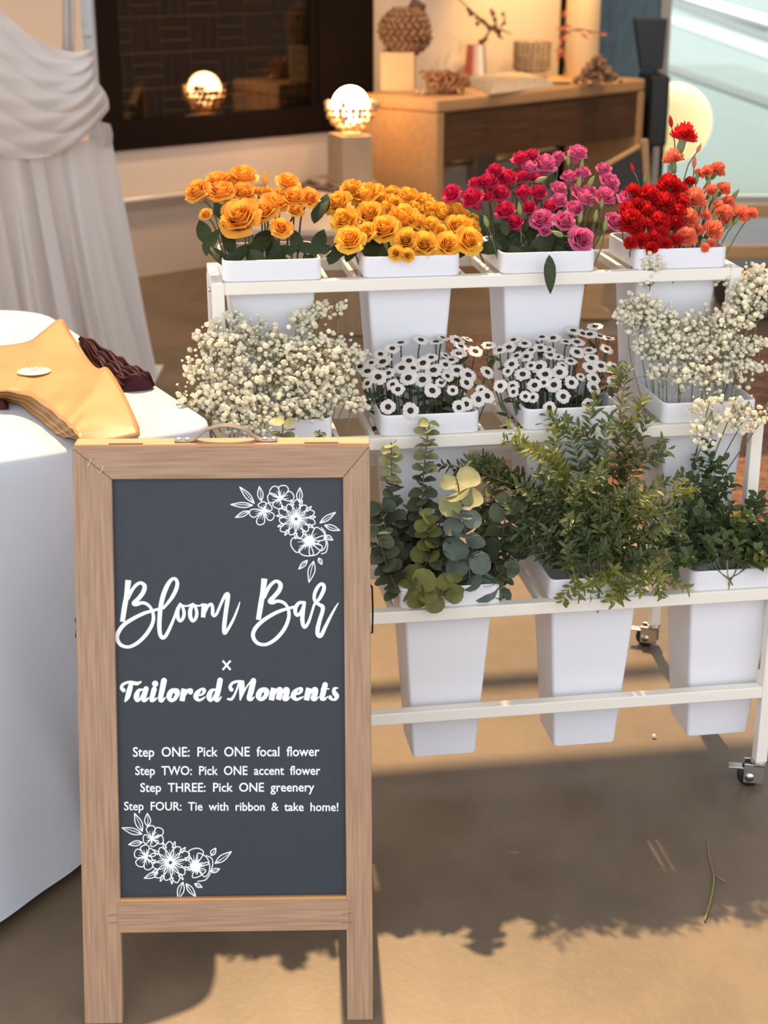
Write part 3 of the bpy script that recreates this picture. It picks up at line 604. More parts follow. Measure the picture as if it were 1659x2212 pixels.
for P in ([(62, 793), (68, 796), (72, 792), (78, 797)], [(80, 795), (84, 793), (90, 796), (94, 794)], [(66, 800), (74, 799), (80, 800)]):
    q.tube([at_z(u, v, TZ+.0430) for u, v in P], .0007, 5)
q.build('scribble', mat('brown_ink', (.25, .12, .07), .6), stk)
q = MB(); q.box(0, 1, 0, 1, 0, 1)

# ================================================================== WHITE DRAPE AT THE LEFT
DY = 6.04
drapem = mat('white_jersey', (.67, .61, .575), .75, transl=.18, spec=.25)
dr = empty('draped_curtain', (-1.5, DY, 0), 'white fabric curtain gathered in a swag at left, hanging to the floor', 'curtain')
def dloc(x, y, z): return (x+1.5, y, z)
def skirt(u, v):
    z = .03+.95*v; k = 1-v; xr = -1.055+.135*k**1.15; xl = -2.15-.1*k; x = xl+(xr-xl)*u
    ph = u*46+2.2*math.sin(u*9); amp = .012+.022*k
    y = amp*math.sin(ph)+.4*amp*math.sin(2.3*ph+1.1+2*v)+.010*math.sin(u*150+v*3)*k; edge = max(0, (u-.93)/.07)
    return dloc(x+.006*math.sin(ph*1.7+v*5), y+edge**2*.05, z-(.012*math.sin(ph) if v == 0 else 0))
q = MB(); q.grid(skirt, 190, 24); q.build('hanging_panel', drapem, dr, True)
upc = catmull([(-330, -180), (-160, -95), (-20, 6), (30, 48), (75, 83), (120, 103), (165, 112), (208, 101)], 8)
loc_ = catmull([(-330, 290), (-160, 322), (-20, 332), (40, 342), (95, 340), (145, 322), (195, 285), (236, 236)], 8)
def swag(u, v):
    n = len(upc)-1; i = u*n; a = min(int(i), n-1); t = i-a
    A = upc[a]*(1-t)+upc[a+1]*t; B = loc_[a]*(1-t)+loc_[a+1]*t
    vv = v; px, py = A*(1-vv)+B*vv
    px += 14*math.sin(math.pi*v)*(max(0, u-.75)/.25)**2*(-1)+ (10*math.sin(math.pi*max(0, (v-.55)/.45)) if u > .8 else 0)*((u-.8)/.2 if u > .8 else 0)
    w_ = v*5.2+.55*math.sin(u*4+1); fold = abs(math.sin(math.pi*w_))**.6
    d = -.05-.10*math.sin(math.pi*min(1, v*.95+.03))*(1-.45*u)-.017*fold-.004*math.sin(v*37+u*13)
    edge = max(0, (u-.9)/.1); p = at_y(px, py, DY+d+edge**2*.09); return dloc(p.x, p.y-DY, p.z)
q = MB(); q.grid(swag, 70, 90); q.build('swag', drapem, dr, True)
def tailf(u, v):
    p = at_y(214+24*u+6*math.sin(3*v), 262+52*v+6*u, DY-.03+.03*u+.012*math.sin(u*17)); return dloc(p.x, p.y-DY, p.z)
q = MB(); q.grid(tailf, 14, 8); q.build('swag_tail', drapem, dr, True)
def stripf(u, v):
    p = at_y(134+28*u, 120-330*v, DY+.05+.015*math.sin(u*13)); return dloc(p.x, p.y-DY, p.z)
q = MB(); q.grid(stripf, 16, 6); q.build('back_strip', drapem, dr, True)
pl = at_y(190, 40, DY+.16); st_ = empty('drape_stand', (pl.x, pl.y, 0), 'pale grey metal upright behind the white curtain', 'stand')
q = MB(); q.box(-.022, .022, -.018, .018, 0, 1.9); q.build('upright', mat('pale_grey_metal', (.55, .57, .57), .45), st_, bevel=.002)
q = MB(); q.box(-.02, .02, -.032, -.018, 1.36, 1.62); q.box(-.014, -.002, -.04, -.03, 1.40, 1.43); q.build('bracket', mat('pale_grey_metal', (.55, .57, .57), .45), st_, bevel=.002)
q = MB(); q.box(-.2, .2, -.16, .16, 0, .012); q.build('base_plate', mat('pale_grey_metal', (.55, .57, .57), .45), st_)

# ================================================================== BENCH, PEDESTAL, GLOBE LAMP
beech = mat('beech', (.58, .33, .145), .5, col2=(.50, .27, .11), vscale=3., stretch=(1, 9, 9))
plank = mat('weathered_oak', (.33, .20, .11), .6, col2=(.24, .14, .075), vscale=4., stretch=(8, 8, 1))
BZ = .49
bn = empty('bench', (-.25, 7.7, 0), 'low wooden box bench between flower cart and back wall', 'bench')
FPb = [(-.75, 6.95), (.16, 6.89), (-.07, 8.66), (-.62, 8.46)]
q = MB(); q.prism([(x+.25, y-7.7) for x, y in FPb], BZ-.03, BZ); q.build('bench_top', mat('pale_beech', (.60, .46, .36), .5, var=.1, vscale=5.), bn, bevel=.004)
q = MB(); q.prism([(x*.985+.25, (y-7.7)*.985) for x, y in FPb], 0.004, BZ-.031); q.build('bench_body', plank, bn, bevel=.004)
PD = Vector((-.185, 8.42, BZ)); PH = .255
ped = empty('pedestal', M=yawM(PD, R(23)), label='square beige plinth on the bench, carrying the glowing globe lamp', cat='plinth')
q = MB(); q.box(-.085, .085, -.115, .115, 0.001, PH); q.build('block', mat('sand_plinth', (.46, .33, .21), .7, var=.06, vscale=9.), ped, bevel=.004)
LP = at_y(757, 226, 8.42); LPb = Vector((PD.x+.01, PD.y-.01, BZ+PH))
lamp = empty('globe_lamp', LPb, 'glowing round globe lamp nested in a bowl of cream beads', 'lamp')
GZ = LP.z-LPb.z; GX = LP.x-LPb.x
q = MB(); q.lathe([(.097*math.sin(t*math.pi/16), -.097*math.cos(t*math.pi/16)) for t in range(17)], 32, Matrix.Translation((GX, 0, max(GZ, .10))), cap=False)
q.build('globe', mat('lit_globe', (1, .9, .75), .5, emit=(1, .62, .30), estr=24.), lamp, True)
beadm = mat('cream_bead', (.62, .43, .23), .25, transl=.12)
q = MB()
def ball(q, c, r, k=8, j=5, jit=0.):
    q.lathe([(max(.0005, r*math.sin(t*math.pi/j)), -r*math.cos(t*math.pi/j)) for t in range(j+1)], k, Matrix.Translation(c) @ Matrix.Rotation(rng.random()*6, 4, 'Z'), cap=False)
gc = Vector((GX, 0, max(GZ, .10)))
for ri, (el, n) in enumerate(((-75, 6), (-58, 12), (-42, 16), (-26, 20), (-10, 22), (4, 22))):
    for k in range(n):
        if el > 0 and (k % 5 > 1): continue
        t = 2*math.pi*(k+.5*(ri % 2))/n; rr = .122+rng.uniform(-.004, .012)
        c = gc+Vector((rr*math.cos(R(el))*math.cos(t), rr*math.cos(R(el))*math.sin(t), rr*math.sin(R(el))))
        if c.z > .014: ball(q, c, rng.uniform(.013, .020))
ball(q, gc+Vector((.135, -.04, .005)), .024, 12, 8)
q.lathe([(.06, .001), (.065, .006), (.05, .012)], 20); q.build('bead_bowl', beadm, lamp, True)
jp = catmull([at_z(u, v, BZ+.013) for u, v in ((655, 400), (668, 393), (682, 397), (695, 404), (708, 399), (722, 403), (733, 409), (720, 411), (704, 408), (686, 406), (668, 408), (660, 404))], 4)
jo = empty('bead_garland', Vector(jp[0]), 'string of dark brown and pale beads heaped on the bench beside the plinth', 'garland')
jw = MB(); jw.tube([Vector(p)-jo.location for p in jp], .003, 5); jw.build('cord', mat('cone_brown', (.20, .12, .08), .6, var=.5, vscale=30.), jo, True)
jw = MB()
for p in jp: ball(jw, Vector(p)-jo.location, rng.uniform(.010, .017), 8, 5)
jw.build('beads', mat('cone_brown', (.20, .12, .08), .6, var=.5, vscale=30.), jo, True)

# ================================================================== DESK AND THE THINGS ON IT
DH = .92; DA = at_z(945, 215, DH); DA.z = 0; DB = at_z(1395, 170, DH); DB.z = 0; DL = (DB-DA).length
dx_ = (DB-DA).normalized(); MD = frame(DA, dx_, EZ); MDI = MD.inverted()
desk = empty('desk', M=MD, label='wooden console desk with two dark drawers against back wall', cat='desk')
DDp = .56
q = MB(); q.box(0, DL, 0, DDp, DH-.075, DH); q.build('desk_top', beech, desk, bevel=.016, seg=3)
for nm, x in (('end_panel', 0), ('end_panel', DL-.06)):
    q = MB(); q.box(x, x+.06, .001, DDp-.001, 0, DH-.0755); q.build(nm, beech, desk, bevel=.008)
q = MB(); q.box(.0605, DL-.0605, .10, DDp-.03, DH-.345, DH-.076); q.build('drawer_case', mat('dark_case', (.12, .07, .035), .6), desk)
wal = mat('walnut', (.135, .064, .030), .55, spec=.2, col2=(.085, .040, .018), vscale=3.5, stretch=(1.2, 8, 14))
for a, b in ((.062, DL*.46), (DL*.46+.006, DL-.062)):
    q = MB(); q.box(a, b, .012, .10, DH-.34, DH-.08); q.build('drawer', wal, desk, bevel=.003)
def at_wall(u, v, off):
    o = WA+WN*off; d = ray(u, v); t = (o-CAMP).dot(WN)/d.dot(WN); return CAMP+d*t
def on_desk(u, v): p = at_z(u, v, DH); return p
def px(p, n): return n*depth(p)/F
# block + woven ball
p = on_desk(858, 200); w_ = px(p, 74)
bk = empty('wooden_block', M=yawM(p, R(-3)), label='square pale wooden block on the desk, under the woven ball', cat='block')
q = MB(); q.box(-w_/2, w_/2, 0, w_*1.25, .001, px(p, 84)); q.build('block', mat('pale_block', (.66, .44, .22), .5), bk, bevel=.008)
bt = px(p, 84)
rope = mat('woven_rope', (.34, .19, .10), .8, col2=(.20, .10, .05), vscale=30.)
def woven(name, c, rx, rz, m, label, cat, rows=9, k=22, lump=.0, rad=None):
    e = empty(name, c, label, cat); q = MB()
    j = 14; q.lathe([(max(.001, rx*.86*math.sin(R(25+130*t/j))), -rz*.86*math.cos(R(25+130*t/j))) for t in range(j+1)], 26); q.build('core', m, e, True)
    q = MB(); rr = rad or rx*.13
    for r_ in range(rows):
        el = R(-62+122*r_/(rows-1))
        for i in range(k):
            t = 2*math.pi*(i+.5*(r_ % 2))/k; L = lump*math.sin(3*t+r_)+1
            cc = Vector((rx*L*math.cos(el)*math.cos(t), rx*L*math.cos(el)*math.sin(t), rz*math.sin(el)))
            tn = Vector((-math.sin(t), math.cos(t), .9*(-1 if r_ % 2 else 1))).normalized()
            q.tube([cc-tn*rr*1.3, cc+Vector((math.cos(t), math.sin(t), 0))*rr*.5, cc+tn*rr*1.3], [rr*.5, rr*.75, rr*.5], 6)
    q.build('weave', m, e, True); return e
hb = px(p, 48)
wb_ = woven('woven_ball', p+Vector((px(p, 18), w_*.55, bt+hb*.86)), px(p, 52), hb, rope, 'brown woven rope ball sculpture with a dark knot, on the wooden block', 'sculpture', 9, 20, .06)
q = MB(); q.tube([(.03, 0, hb*.7), (.06, .02, hb*1.05), (.10, .03, hb*.9)], [.035, .05, .03], 8); q.build('knot', mat('dark_rope', (.10, .06, .04), .8), wb_, True)
p = on_desk(965, 203); e = empty('curled_bark_ball', p, 'clump of curled brown bark loops left of the woolly mat', 'ornament'); q = MB()
for i in range(60):
    c = Vector((rng.gauss(0, .05), rng.gauss(0, .045), rng.uniform(.02, .11))); t = rng.random()*6; a = Vector((math.cos(t), math.sin(t), rng.uniform(-.8, .8))).normalized(); b = a.orthogonal()
    q.tube([c+(a*math.cos(s)+b*math.sin(s))*.022 for s in (0, 1, 2, 3, 4, 5)], .0085, 5)
q.build('curls', mat('bark_curl', (.42, .19, .085), .7, var=.5, vscale=20.), e, True)
p = on_desk(914, 205)
for (a, b), lb in zip(((-.034, 0), (0, -.015), (.026, .012)), ('small cream bead nearest the wooden block on the desk', 'middle of the three small cream beads on the desk', 'small cream bead nearest the curled bark ball on the desk')):
    q = MB(); ball(q, p+Vector((a, b, .016)), .016, 10, 6); tag(q.build('cream_bead', beadm, None, True), lb, 'bead', 'cream beads on the desk')
# woolly mat
c4 = [on_desk(*t) for t in ((1000, 178), (1060, 205), (1205, 187), (1130, 165))]
def matf(u, v):
    p = (c4[0]*(1-u)+c4[1]*u)*(1-v)+(c4[3]*(1-u)+c4[2]*u)*v; e = min(1, 9*min(u, 1-u, v, 1-v)); return (p.x, p.y, DH+.003+e*(.030+.012*rng.random()))
q = MB(); q.grid(matf, 36, 50); tag(q.build('woolly_mat', mat('grey_wool', (.50, .42, .33), .95, var=.35, vscale=50.), None, True), 'grey woolly mat spread on the desk top', 'mat')
p = on_desk(1148, 168); p.z += .034
e = empty('knitted_basket', p, 'small knitted beige basket standing on the woolly mat', 'basket'); q = MB(); rb = px(p, 38); hb2 = px(p, 62)
q.lathe([(rb*.8, .001), (rb, .02), (rb*.98, hb2), (rb*.86, hb2), (rb*.84, .03)], 26); q.build('body', rope2 := mat('beige_knit', (.42, .32, .22), .9, var=.4, vscale=30.), e, True)
q = MB()
for i in range(20):
    t = 2*math.pi*i/20
    for j in range(7): 
        for s in (-1, 1): c = Vector((rb*math.cos(t+.05*s), rb*math.sin(t+.05*s), .02+(hb2-.02)*j/6.5)); q.tube([c, c+Vector((-math.sin(t)*.012*-s, math.cos(t)*.012*-s, .020))], .008, 5)
q.build('knit_ribs', rope2, e, True)
p = on_desk(1027, 168); p = at_wall(1027, 150, -.14); p.z = DH
e = empty('striped_cup', p, 'tapered glass cup with red, white and violet stripes holding a bare branch', 'cup'); rc = px(p, 25); hc = px(p, 62); cols = [(.60, .10, .05), (.62, .12, .07), (.72, .50, .38), (.80, .74, .66), (.25, .20, .36), (.30, .36, .30)]
for i in range(12):
    q = MB(); t0 = 2*math.pi*i/12-2.9; q.grid(lambda u, v: ((rc*(.98-.22*v))*math.cos(t0+u*math.pi/6), (rc*(.98-.22*v))*math.sin(t0+u*math.pi/6), .035+hc*v), 4, 4)
    so_ = q.build('stripe', mat('glass_stripe_%d' % (i % 6), cols[i % 6], .25), e, True)
q = MB(); q.lathe([(rc*.6, .0), (rc*.95, .035), (rc*.7, .036)], 20); q.build('foot', mat('glass_stripe_3', cols[3], .25), e, True)
def twig(name, label, pts, y, r, m, berries, bm, br, sub=()):
    at_y = at_wall
    base = at_y(*pts[0], y); e = empty(name, base, label, 'branch'); q = MB()
    for P in [pts]+list(sub): q.tube([at_y(u, v, y)-base for u, v in P], [r*(1-.6*i/(len(P)-1)) for i in range(len(P))], 6)
    q.build('twig', m, e, True); q = MB()
    for (u, v) in berries: ball(q, at_y(u+rng.uniform(-2, 2), v+rng.uniform(-2, 2), y+rng.uniform(-.03, .03))-base, br*rng.uniform(.7, 1.2), 6, 4)
    q.build('bud_cluster', bm, e, True); return e
dkt = mat('dark_twig', (.11, .055, .04), .7)
yb = (p-WA).dot(WN)
twig('budded_branch', 'dark budded branch rising out of the striped cup', [(1040, 95), (1056, 70), (1062, 60), (1035, 38), (1012, 18), (985, -8)], yb, .008, dkt,
     [(1014, 22), (1022, 28), (1030, 36), (1038, 42), (1042, 45), (1048, 50), (1054, 55), (1030, 50), (1060, 62), (1076, 70), (1078, 80), (1074, 64), (1066, 62), (1060, 22), (1064, 30), (1070, 40), (1088, 30), (1090, 48), (1050, 82), (1036, 88), (1045, 88), (1018, 30)], dkt, .016,
     [[(1062, 60), (1085, 65), (1105, 74)], [(1062, 60), (1075, 72), (1088, 86)], [(1075, 66), (1066, 36), (1058, 20)], [(1082, 58), (1090, 45), (1089, 26)]])
p = on_desk(1268, 172); p = p+Vector((-.02, .16, 0)); p.z = DH; rc = px(p, 36); hc = px(p, 168)
e = empty('pillar_lantern', p, 'tall cream cylinder candle standing at right end of the desk', 'candle')
q = MB(); q.lathe([(rc, .001), (rc*1.02, .01), (rc, hc-.02), (rc*.97, hc), (rc*.85, hc-.008), (.0, hc-.012)], 36, cap=False); q.build('wax', mat('cream_wax', (.82, .66, .42), .5, transl=.2), e, True)
q = MB(); q.tube([(0, 0, hc-.012), (.003, 0, hc+.012)], .003, 6); q.build('wick', BLACK_RUBBER, e)
p = on_desk(1283, 182); e = empty('root_heap', p, 'heap of knobbly brown curled pods in front of the candle', 'ornament'); q = MB()
for i in range(170):
    u = rng.gauss(0, .45); h = max(0, .16*(1-abs(u))*rng.random()); c = Vector((u*.13+.02, rng.gauss(0, .04), .016+h)); t = rng.random()*6; a = Vector((math.cos(t), math.sin(t), rng.uniform(-.6, .6))).normalized()*.014
    q.tube([c-a, c+Vector((0, 0, .006)), c+a], [.009, .013, .008], 5)
q.build('pods', mat('pod_brown', (.36, .20, .11), .7, var=.5, vscale=25.), e, True)
orange = mat('orange_leaf', (.62, .16, .07), .6, rand=.1)
pz = Vector((0, (p-WA).dot(WN)-.02, 0))
twig('orange_branch', 'orange-leaved branch beside the candle at desk end', [(1222, 158), (1216, 110), (1212, 70), (1220, 24)], pz.y, .004, dkt, [], orange, .01, [[(1214, 72), (1250, 62), (1306, 74)]])
lf = bpy.data.objects[-1] if False else None
q = MB()
for (u, v, ang) in ((1220, 28, 60), (1212, 62, 10), (1226, 58, -10), (1216, 80, -60), (1210, 90, -80), (1208, 108, 200), (1214, 114, -70), (1206, 122, -100), (1224, 72, -30), (1250, 66, 0), (1275, 70, -20), (1302, 74, 0), (1262, 78, -40)):
    c = at_wall(u, v, pz.y); d = rt*math.cos(R(ang))+upv*math.sin(R(ang)); nrm = rt*-math.sin(R(ang))+upv*math.cos(R(ang)); L = .032
    q.add([c-d*L, c+nrm*.011-fw*.006, c+d*L, c-nrm*.011-fw*.006], [(0, 1, 2, 3)])
ob = [o for o in COL.objects if o.name == 'orange_branch'][0]
for v_ in range(len(q.v)): q.v[v_] = tuple(Vector(q.v[v_])-ob.location)
q.build('leaf_cluster', orange, ob)
p = on_desk(1212, 181); e = empty('small_dish', p, 'flat grey dish on the desk beside the mat', 'dish')
q = MB(); q.lathe([(.0, .002), (.05, .002), (.065, .012), (.06, .013), (.045, .006), (0, .006)], 24, cap=False); q.build('plate', mat('grey_dish', (.22, .19, .15), .4), e, True)
# black chair back behind the desk end
p = Vector((2.05, 10.6, 0)); k = at_y(1368, 40, 10.6); k2 = at_y(1382, 150, 10.6); k3 = at_y(1432, 240, 10.6)
e = empty('black_chair', (k3.x, 10.6, 0), 'black armchair with a tall flared back behind the desk end', 'chair'); q = MB()
q.prism([(k2.x-k3.x, k2.z), (-.02, k2.z), (-.01, k.z), (k.x-k3.x, k.z)], -.03, .03); o_ = q.build('backrest', mat('black_leather', (.012, .011, .014), .35), e, bevel=.008); o_.rotation_euler = (R(90), 0, 0)
q = MB(); q.box(-.14, -.005, -.25, .25, .45, k2.z-.02); q.build('seat', mat('black_leather', (.012, .011, .014), .35), e, bevel=.02)
for sx in (-.12, -.03):
    for sy in (-.22, .22): q = MB(); q.tube([(sx, sy, 0), (sx, sy, .46)], .015, 8); q.build('leg', DARK_METAL, e)
# round paper lamp in the window
c = at_y(1452, 266, 11.6); rl = 85*depth(c)/F
e = empty('round_floor_lamp', (c.x, c.y, 0), 'large pale round paper globe lamp at right window', 'lamp')
q = MB(); q.lathe([(max(.001, rl*math.sin(t*math.pi/20)), -rl*math.cos(t*math.pi/20)) for t in range(21)], 40, Matrix.Translation((0, 0, c.z)), cap=False); q.build('globe', mat('paper_globe', (.85, .75, .55), .7, emit=(1, .66, .24), estr=.75), e, True)
q = MB(); q.tube([(0, 0, 0), (0, 0, c.z-rl+.01)], .012, 8); q.lathe([(.16, 0), (.16, .015), (.02, .02)], 24); q.build('stand', DARK_METAL, e)
# tan wooden lounge chair in front of the window, right of the desk
tan = mat('tan_wood', (.50, .28, .11), .5, col2=(.42, .22, .085), vscale=4., stretch=(1, 8, 8))
blk = mat('dark_seat', (.035, .028, .024), .6)
CYh = 7.25
def cpt(u, v, y=CYh): p = at_y(u, v, y); return (p.x-1.3, p.z)
ch = empty('lounge_chair', (1.3, CYh, 0), 'tan wooden lounge chair with dark seat behind the carnations', 'chair')
def slab(name, P, y0, y1, m):
    q = MB(); q.prism([(x, z) for x, z in P], -y1, -y0); o_ = q.build(name, m, ch, bevel=.006); o_.rotation_euler = (R(90), 0, 0); return o_
lz = [cpt(1250, 712), cpt(1318, 712), cpt(1320, 676), cpt(1303, 664), cpt(1300, 650), cpt(1312, 600), cpt(1322, 560), cpt(1400, 520), cpt(1400, 495), cpt(1290, 515)]
lz[0] = (lz[0][0], .004); lz[1] = (lz[1][0], .004); slab('front_leg', lz, 0, .05, tan)
slab('back_panel', [cpt(1325, 382), cpt(1404, 336), cpt(1418, 440), cpt(1330, 470)], .30, .33, blk)
slab('back_frame', [cpt(1408, 318), cpt(1424, 318), cpt(1432, 500), cpt(1416, 500)], .30, .345, tan)
slab('back_frame', [cpt(1318, 388), cpt(1406, 337), cpt(1405, 329), cpt(1318, 378)], .29, .345, tan)
slab('arm_rail', [cpt(1425, 444), cpt(1720, 444), cpt(1720, 471), cpt(1425, 471)], .02, .08, tan)
slab('seat_rail', [cpt(1400, 530), cpt(1720, 530), cpt(1720, 558), cpt(1400, 558)], -.02, .04, tan)
slab('seat_base', [cpt(1585, 580), cpt(1720, 580), (cpt(1720, 700)[0], .004), (cpt(1585, 700)[0], .004)], .0, .5, blk)
slab('arm_post', [cpt(1690, 470), cpt(1715, 470), cpt(1715, 531), cpt(1690, 531)], .02, .06, tan)

for i, (ss, oo) in enumerate(((-1.4, -.9), (.5, -1.0), (1.9, -1.2), (3.0, -1.4))):  # added warm fill for the back of the room, no fixtures
    ld = bpy.data.lights.new('warm_fill_spot', 'SPOT'); ld.energy = 75; ld.color = (1, .66, .36); ld.spot_size = R(110); ld.spot_blend = .9; ld.shadow_soft_size = .08
    lo = bpy.data.objects.new('warm_fill_spot', ld); COL.objects.link(lo); lo.location = wp(ss, oo, 2.86)
# picture light washing the warm wall (fixture is above the photo)
ld = bpy.data.lights.new('wall_spot', 'SPOT'); ld.energy = 95; ld.color = (1, .60, .20); ld.spot_size = R(70); ld.spot_blend = .8; ld.shadow_soft_size = .06
lo = bpy.data.objects.new('wall_spot', ld); COL.objects.link(lo); lo.location = wp(2.75, -.55, 2.35)
d = (wp(2.85, 0, 1.05)-lo.location).normalized(); lo.rotation_mode = 'QUATERNION'; lo.rotation_quaternion = d.to_track_quat('-Z', 'Y')

# ================================================================== FLOWERS
UP = Vector((0, 0, 1)); CAMDIR = Vector((0, -.95, .32)).normalized()
leafg = mat('rose_leaf', (.040, .060, .020), .5, var=.4, vscale=14., transl=.12, rand=.25, spec=.3)
stemg = mat('green_stem', (.10, .15, .05), .5, rand=.15)
stemd = mat('dark_stem', (.065, .050, .030), .55)
sepalg = mat('sepal', (.16, .22, .06), .5, transl=.15)
def petalled(name, col, c2): return mat(name, col, .55, col2=c2, vscale=1.4, transl=.36, rand=.10, spec=.2, thr=(.3, .62))
YEL = petalled('yellow_petal', (.97, .59, .085), (.95, .50, .055)); ORY = petalled('orange_yellow_petal', (.97, .54, .10), (.94, .40, .05))
MAG = petalled('magenta_petal', (.72, .040, .130), (.60, .018, .080)); PNK = petalled('pink_petal', (.80, .20, .38), (.70, .12, .28))
REDC = petalled('red_petal', (.74, .026, .028), (.60, .014, .018)); ORC = petalled('orange_petal', (.94, .32, .19), (.90, .23, .12))
def petal(q, phi, rb, rtp, h0, h1, wa, roll, droop, rr, nu=6, nv=6):
    tw = rr.uniform(-.08, .08); nz = rr.uniform(.9, 1.1); ph = rr.random()*6
    def f(u, v):
        x = 2*u-1; wv = math.sin(math.pi*(.13+.70*v))**.8; th = phi+x*wa*wv+tw*v
        k = max(0, v-.68)/.32
        r = rb+(rtp*nz-rb)*v**1.15+roll*k*k*.22+.03*math.sin(x*4+ph)*v
        z = h0+(h1-h0)*v-droop*k*k*.16-.13*x*x*v*(h1-h0)+.025*math.sin(x*5+ph)*v
        return (r*math.cos(th), r*math.sin(th), z)
    q.grid(f, nu, nv)
def rose_mesh(seed, m, op=1., tall=1.):
    rr = random.Random(seed); q = MB()
    for n, rb, rtp, h0, h1, wa, ro, dp in ((5, .22, .74*op, -.66, .26, 1.0, .95, 1.5), (5, .22, .66*op, -.64, .46, 1.0, .55, .75), (5, .20, .54*op, -.6, .54, 1.0, .40, .40),
                                           (4, .17, .41*op, -.5, .60, 1.05, .25, .2), (4, .12, .29*op, -.3, .62, 1.15, .12, .1), (3, .08, .17, -.2, .62, 1.4, 0, 0), (2, .03, .08, -.1, .60, 1.6, 0, 0)):
        p0 = rr.random()*6
        for i in range(n): petal(q, p0+2*math.pi*i/n+rr.uniform(-.15, .15), rb, rtp, h0*tall, h1*tall, wa*2*math.pi/n/1.3, ro, dp, rr)
    return q.mesh('bloom', m)
def calyx_mesh(m, z=-.62, r=.22, L=.55):
    q = MB(); q.lathe([(.03, z-.30), (.10, z-.24), (r*.75, z-.10), (r, z+.02)], 8)
    for i in range(5):
        t = 2*math.pi*i/5; c, s = math.cos(t), math.sin(t)
        def P(r_, w_, zz): return (r_*c-w_*s, r_*s+w_*c, zz)
        q.add([P(r*.8, -.10, z-.02), P(r*.8, .10, z-.02), P(r+.14, .10, z+L*.4), P(r+.14, -.10, z+L*.4), P(r+.20, 0, z+L)], [(0, 1, 2, 3), (3, 2, 4)])
    return q.mesh('calyx', m)
def bud_mesh(m):
    q = MB(); q.lathe([(.03, -1), (.3, -.8), (.48, -.35), (.46, .1), (.28, .6), (.06, .95), (.01, 1.0)], 10); return q.mesh('bud', m)
def leaf_mesh(name, m, wr=.5, fold=.12, curl=.18):
    q = MB(); C = [(0, 0), (.12, .55), (.3, .95), (.5, 1.0), (.7, .8), (.88, .38), (1, 0)]; vs = []
    for x, y in C:
        z = -curl*x*x
        vs += [(x, y*wr/2, z+fold*y*wr), (x, 0, z), (x, -y*wr/2, z+fold*y*wr)]
    q.add(vs, [f for i in range(len(C)-1) for f in ((3*i, 3*i+1, 3*i+4, 3*i+3), (3*i+1, 3*i+2, 3*i+5, 3*i+4))]); return q.mesh(name, m)
def leaf_q(d, n):
    d = d.normalized(); n = (n-d*n.dot(d)).normalized(); y = n.cross(d)
    return Matrix(((d.x, y.x, n.x), (d.y, y.y, n.y), (d.z, y.z, n.z))).to_quaternion()
LEAF = leaf_mesh('leaf', leafg, .54, .16, .3); LEAFN = leaf_mesh('leaf', leafg, .42)
CALYX = calyx_mesh(sepalg)
BUDY = None
def stem_pts(base, head, tang, k=7):
    L = (head-base).length; return [Vector(p) for p in catmull([tuple(base), tuple(base.lerp(head, .45)+UP*.02*L-tang*.10*L), tuple(head-tang*.16*L), tuple(head)], 3)]
def bin_pt(ti, i, fx, fy, dz): a, b, z = BINS[ti, i]; return W(a+BW*fx, b+BD*fy, z+dz)
class Bunch:
    """places the stems of one bin: flower heads at their own positions over the bin, stems down into it"""
    def __init__(s, ti, i, ys, dep, b0): s.ti, s.i = ti, i; s.y0, s.y1 = ys; s.dep = dep; s.b0 = TIER[ti][0]+b0; s.items = []
    def pos(s, u, v, db=0.): t = min(1.15, max(-.1, (s.y1-v)/(s.y1-s.y0))); return at_b(u, v, s.b0+s.dep*t+db), t
    def base(s, p):
        loc = Vector(((p-CO).dot(EX), (p-CO).dot(EY), 0)); a, b, z = BINS[s.ti, s.i]
        fx = min(.9, max(.1, (loc.x-a)/BW)); fy = min(.88, max(.14, (loc.y-b)/BD)); fx = .5+(fx-.5)*.62; fy = .5+(fy-.5)*.6
        return W(a+BW*fx, b+BD*fy, z-.16)
    def center_dir(s, p):
        a, b, z = BINS[s.ti, s.i]; c = W(a+BW/2, b+BD/2, z+.02); return (p-c).normalized()
def add_rose(B, name, cat, group, u, v, sz, blooms, m, facing=.55, leaves=1, stem_m=None, db=0.):
    p, t = B.pos(u, v, db); r = px(p, sz)/2*1.30; base = B.base(p)
    n = (CAMDIR*facing*(1-.45*t)+B.center_dir(p)*.55+UP*.35+Vector((rng.uniform(-.25, .25), rng.uniform(-.2, .2), rng.uniform(-.15, .15)))).normalized()
    e = empty(name, base, ' ', cat, group); hb = p-base
    inst('bloom', rng.choice(blooms), e, hb, q_to(n, rng.random()*6), r); inst('calyx', CALYX, e, hb, q_to(n, rng.random()*6), r)
    foot = hb-n*r*.85; q = MB(); q.tube(stem_pts(Vector((0, 0, 0)), foot, n), .0021, 5); q.build('stem', stem_m or stemg, e, True)
    for k in range(leaves):
        f = rng.uniform(.55, .9); pt = foot*f; d = (Vector((rng.uniform(-1, 1), rng.uniform(-.8, .2), rng.uniform(-.5, .6)))).normalized()
        inst('leaf', LEAF, e, pt, leaf_q(d, UP*.8+CAMDIR*.4+Vector((rng.uniform(-.4, .4), 0, 0))), rng.uniform(.035, .055))
    B.items.append((e, u, v, p)); return e
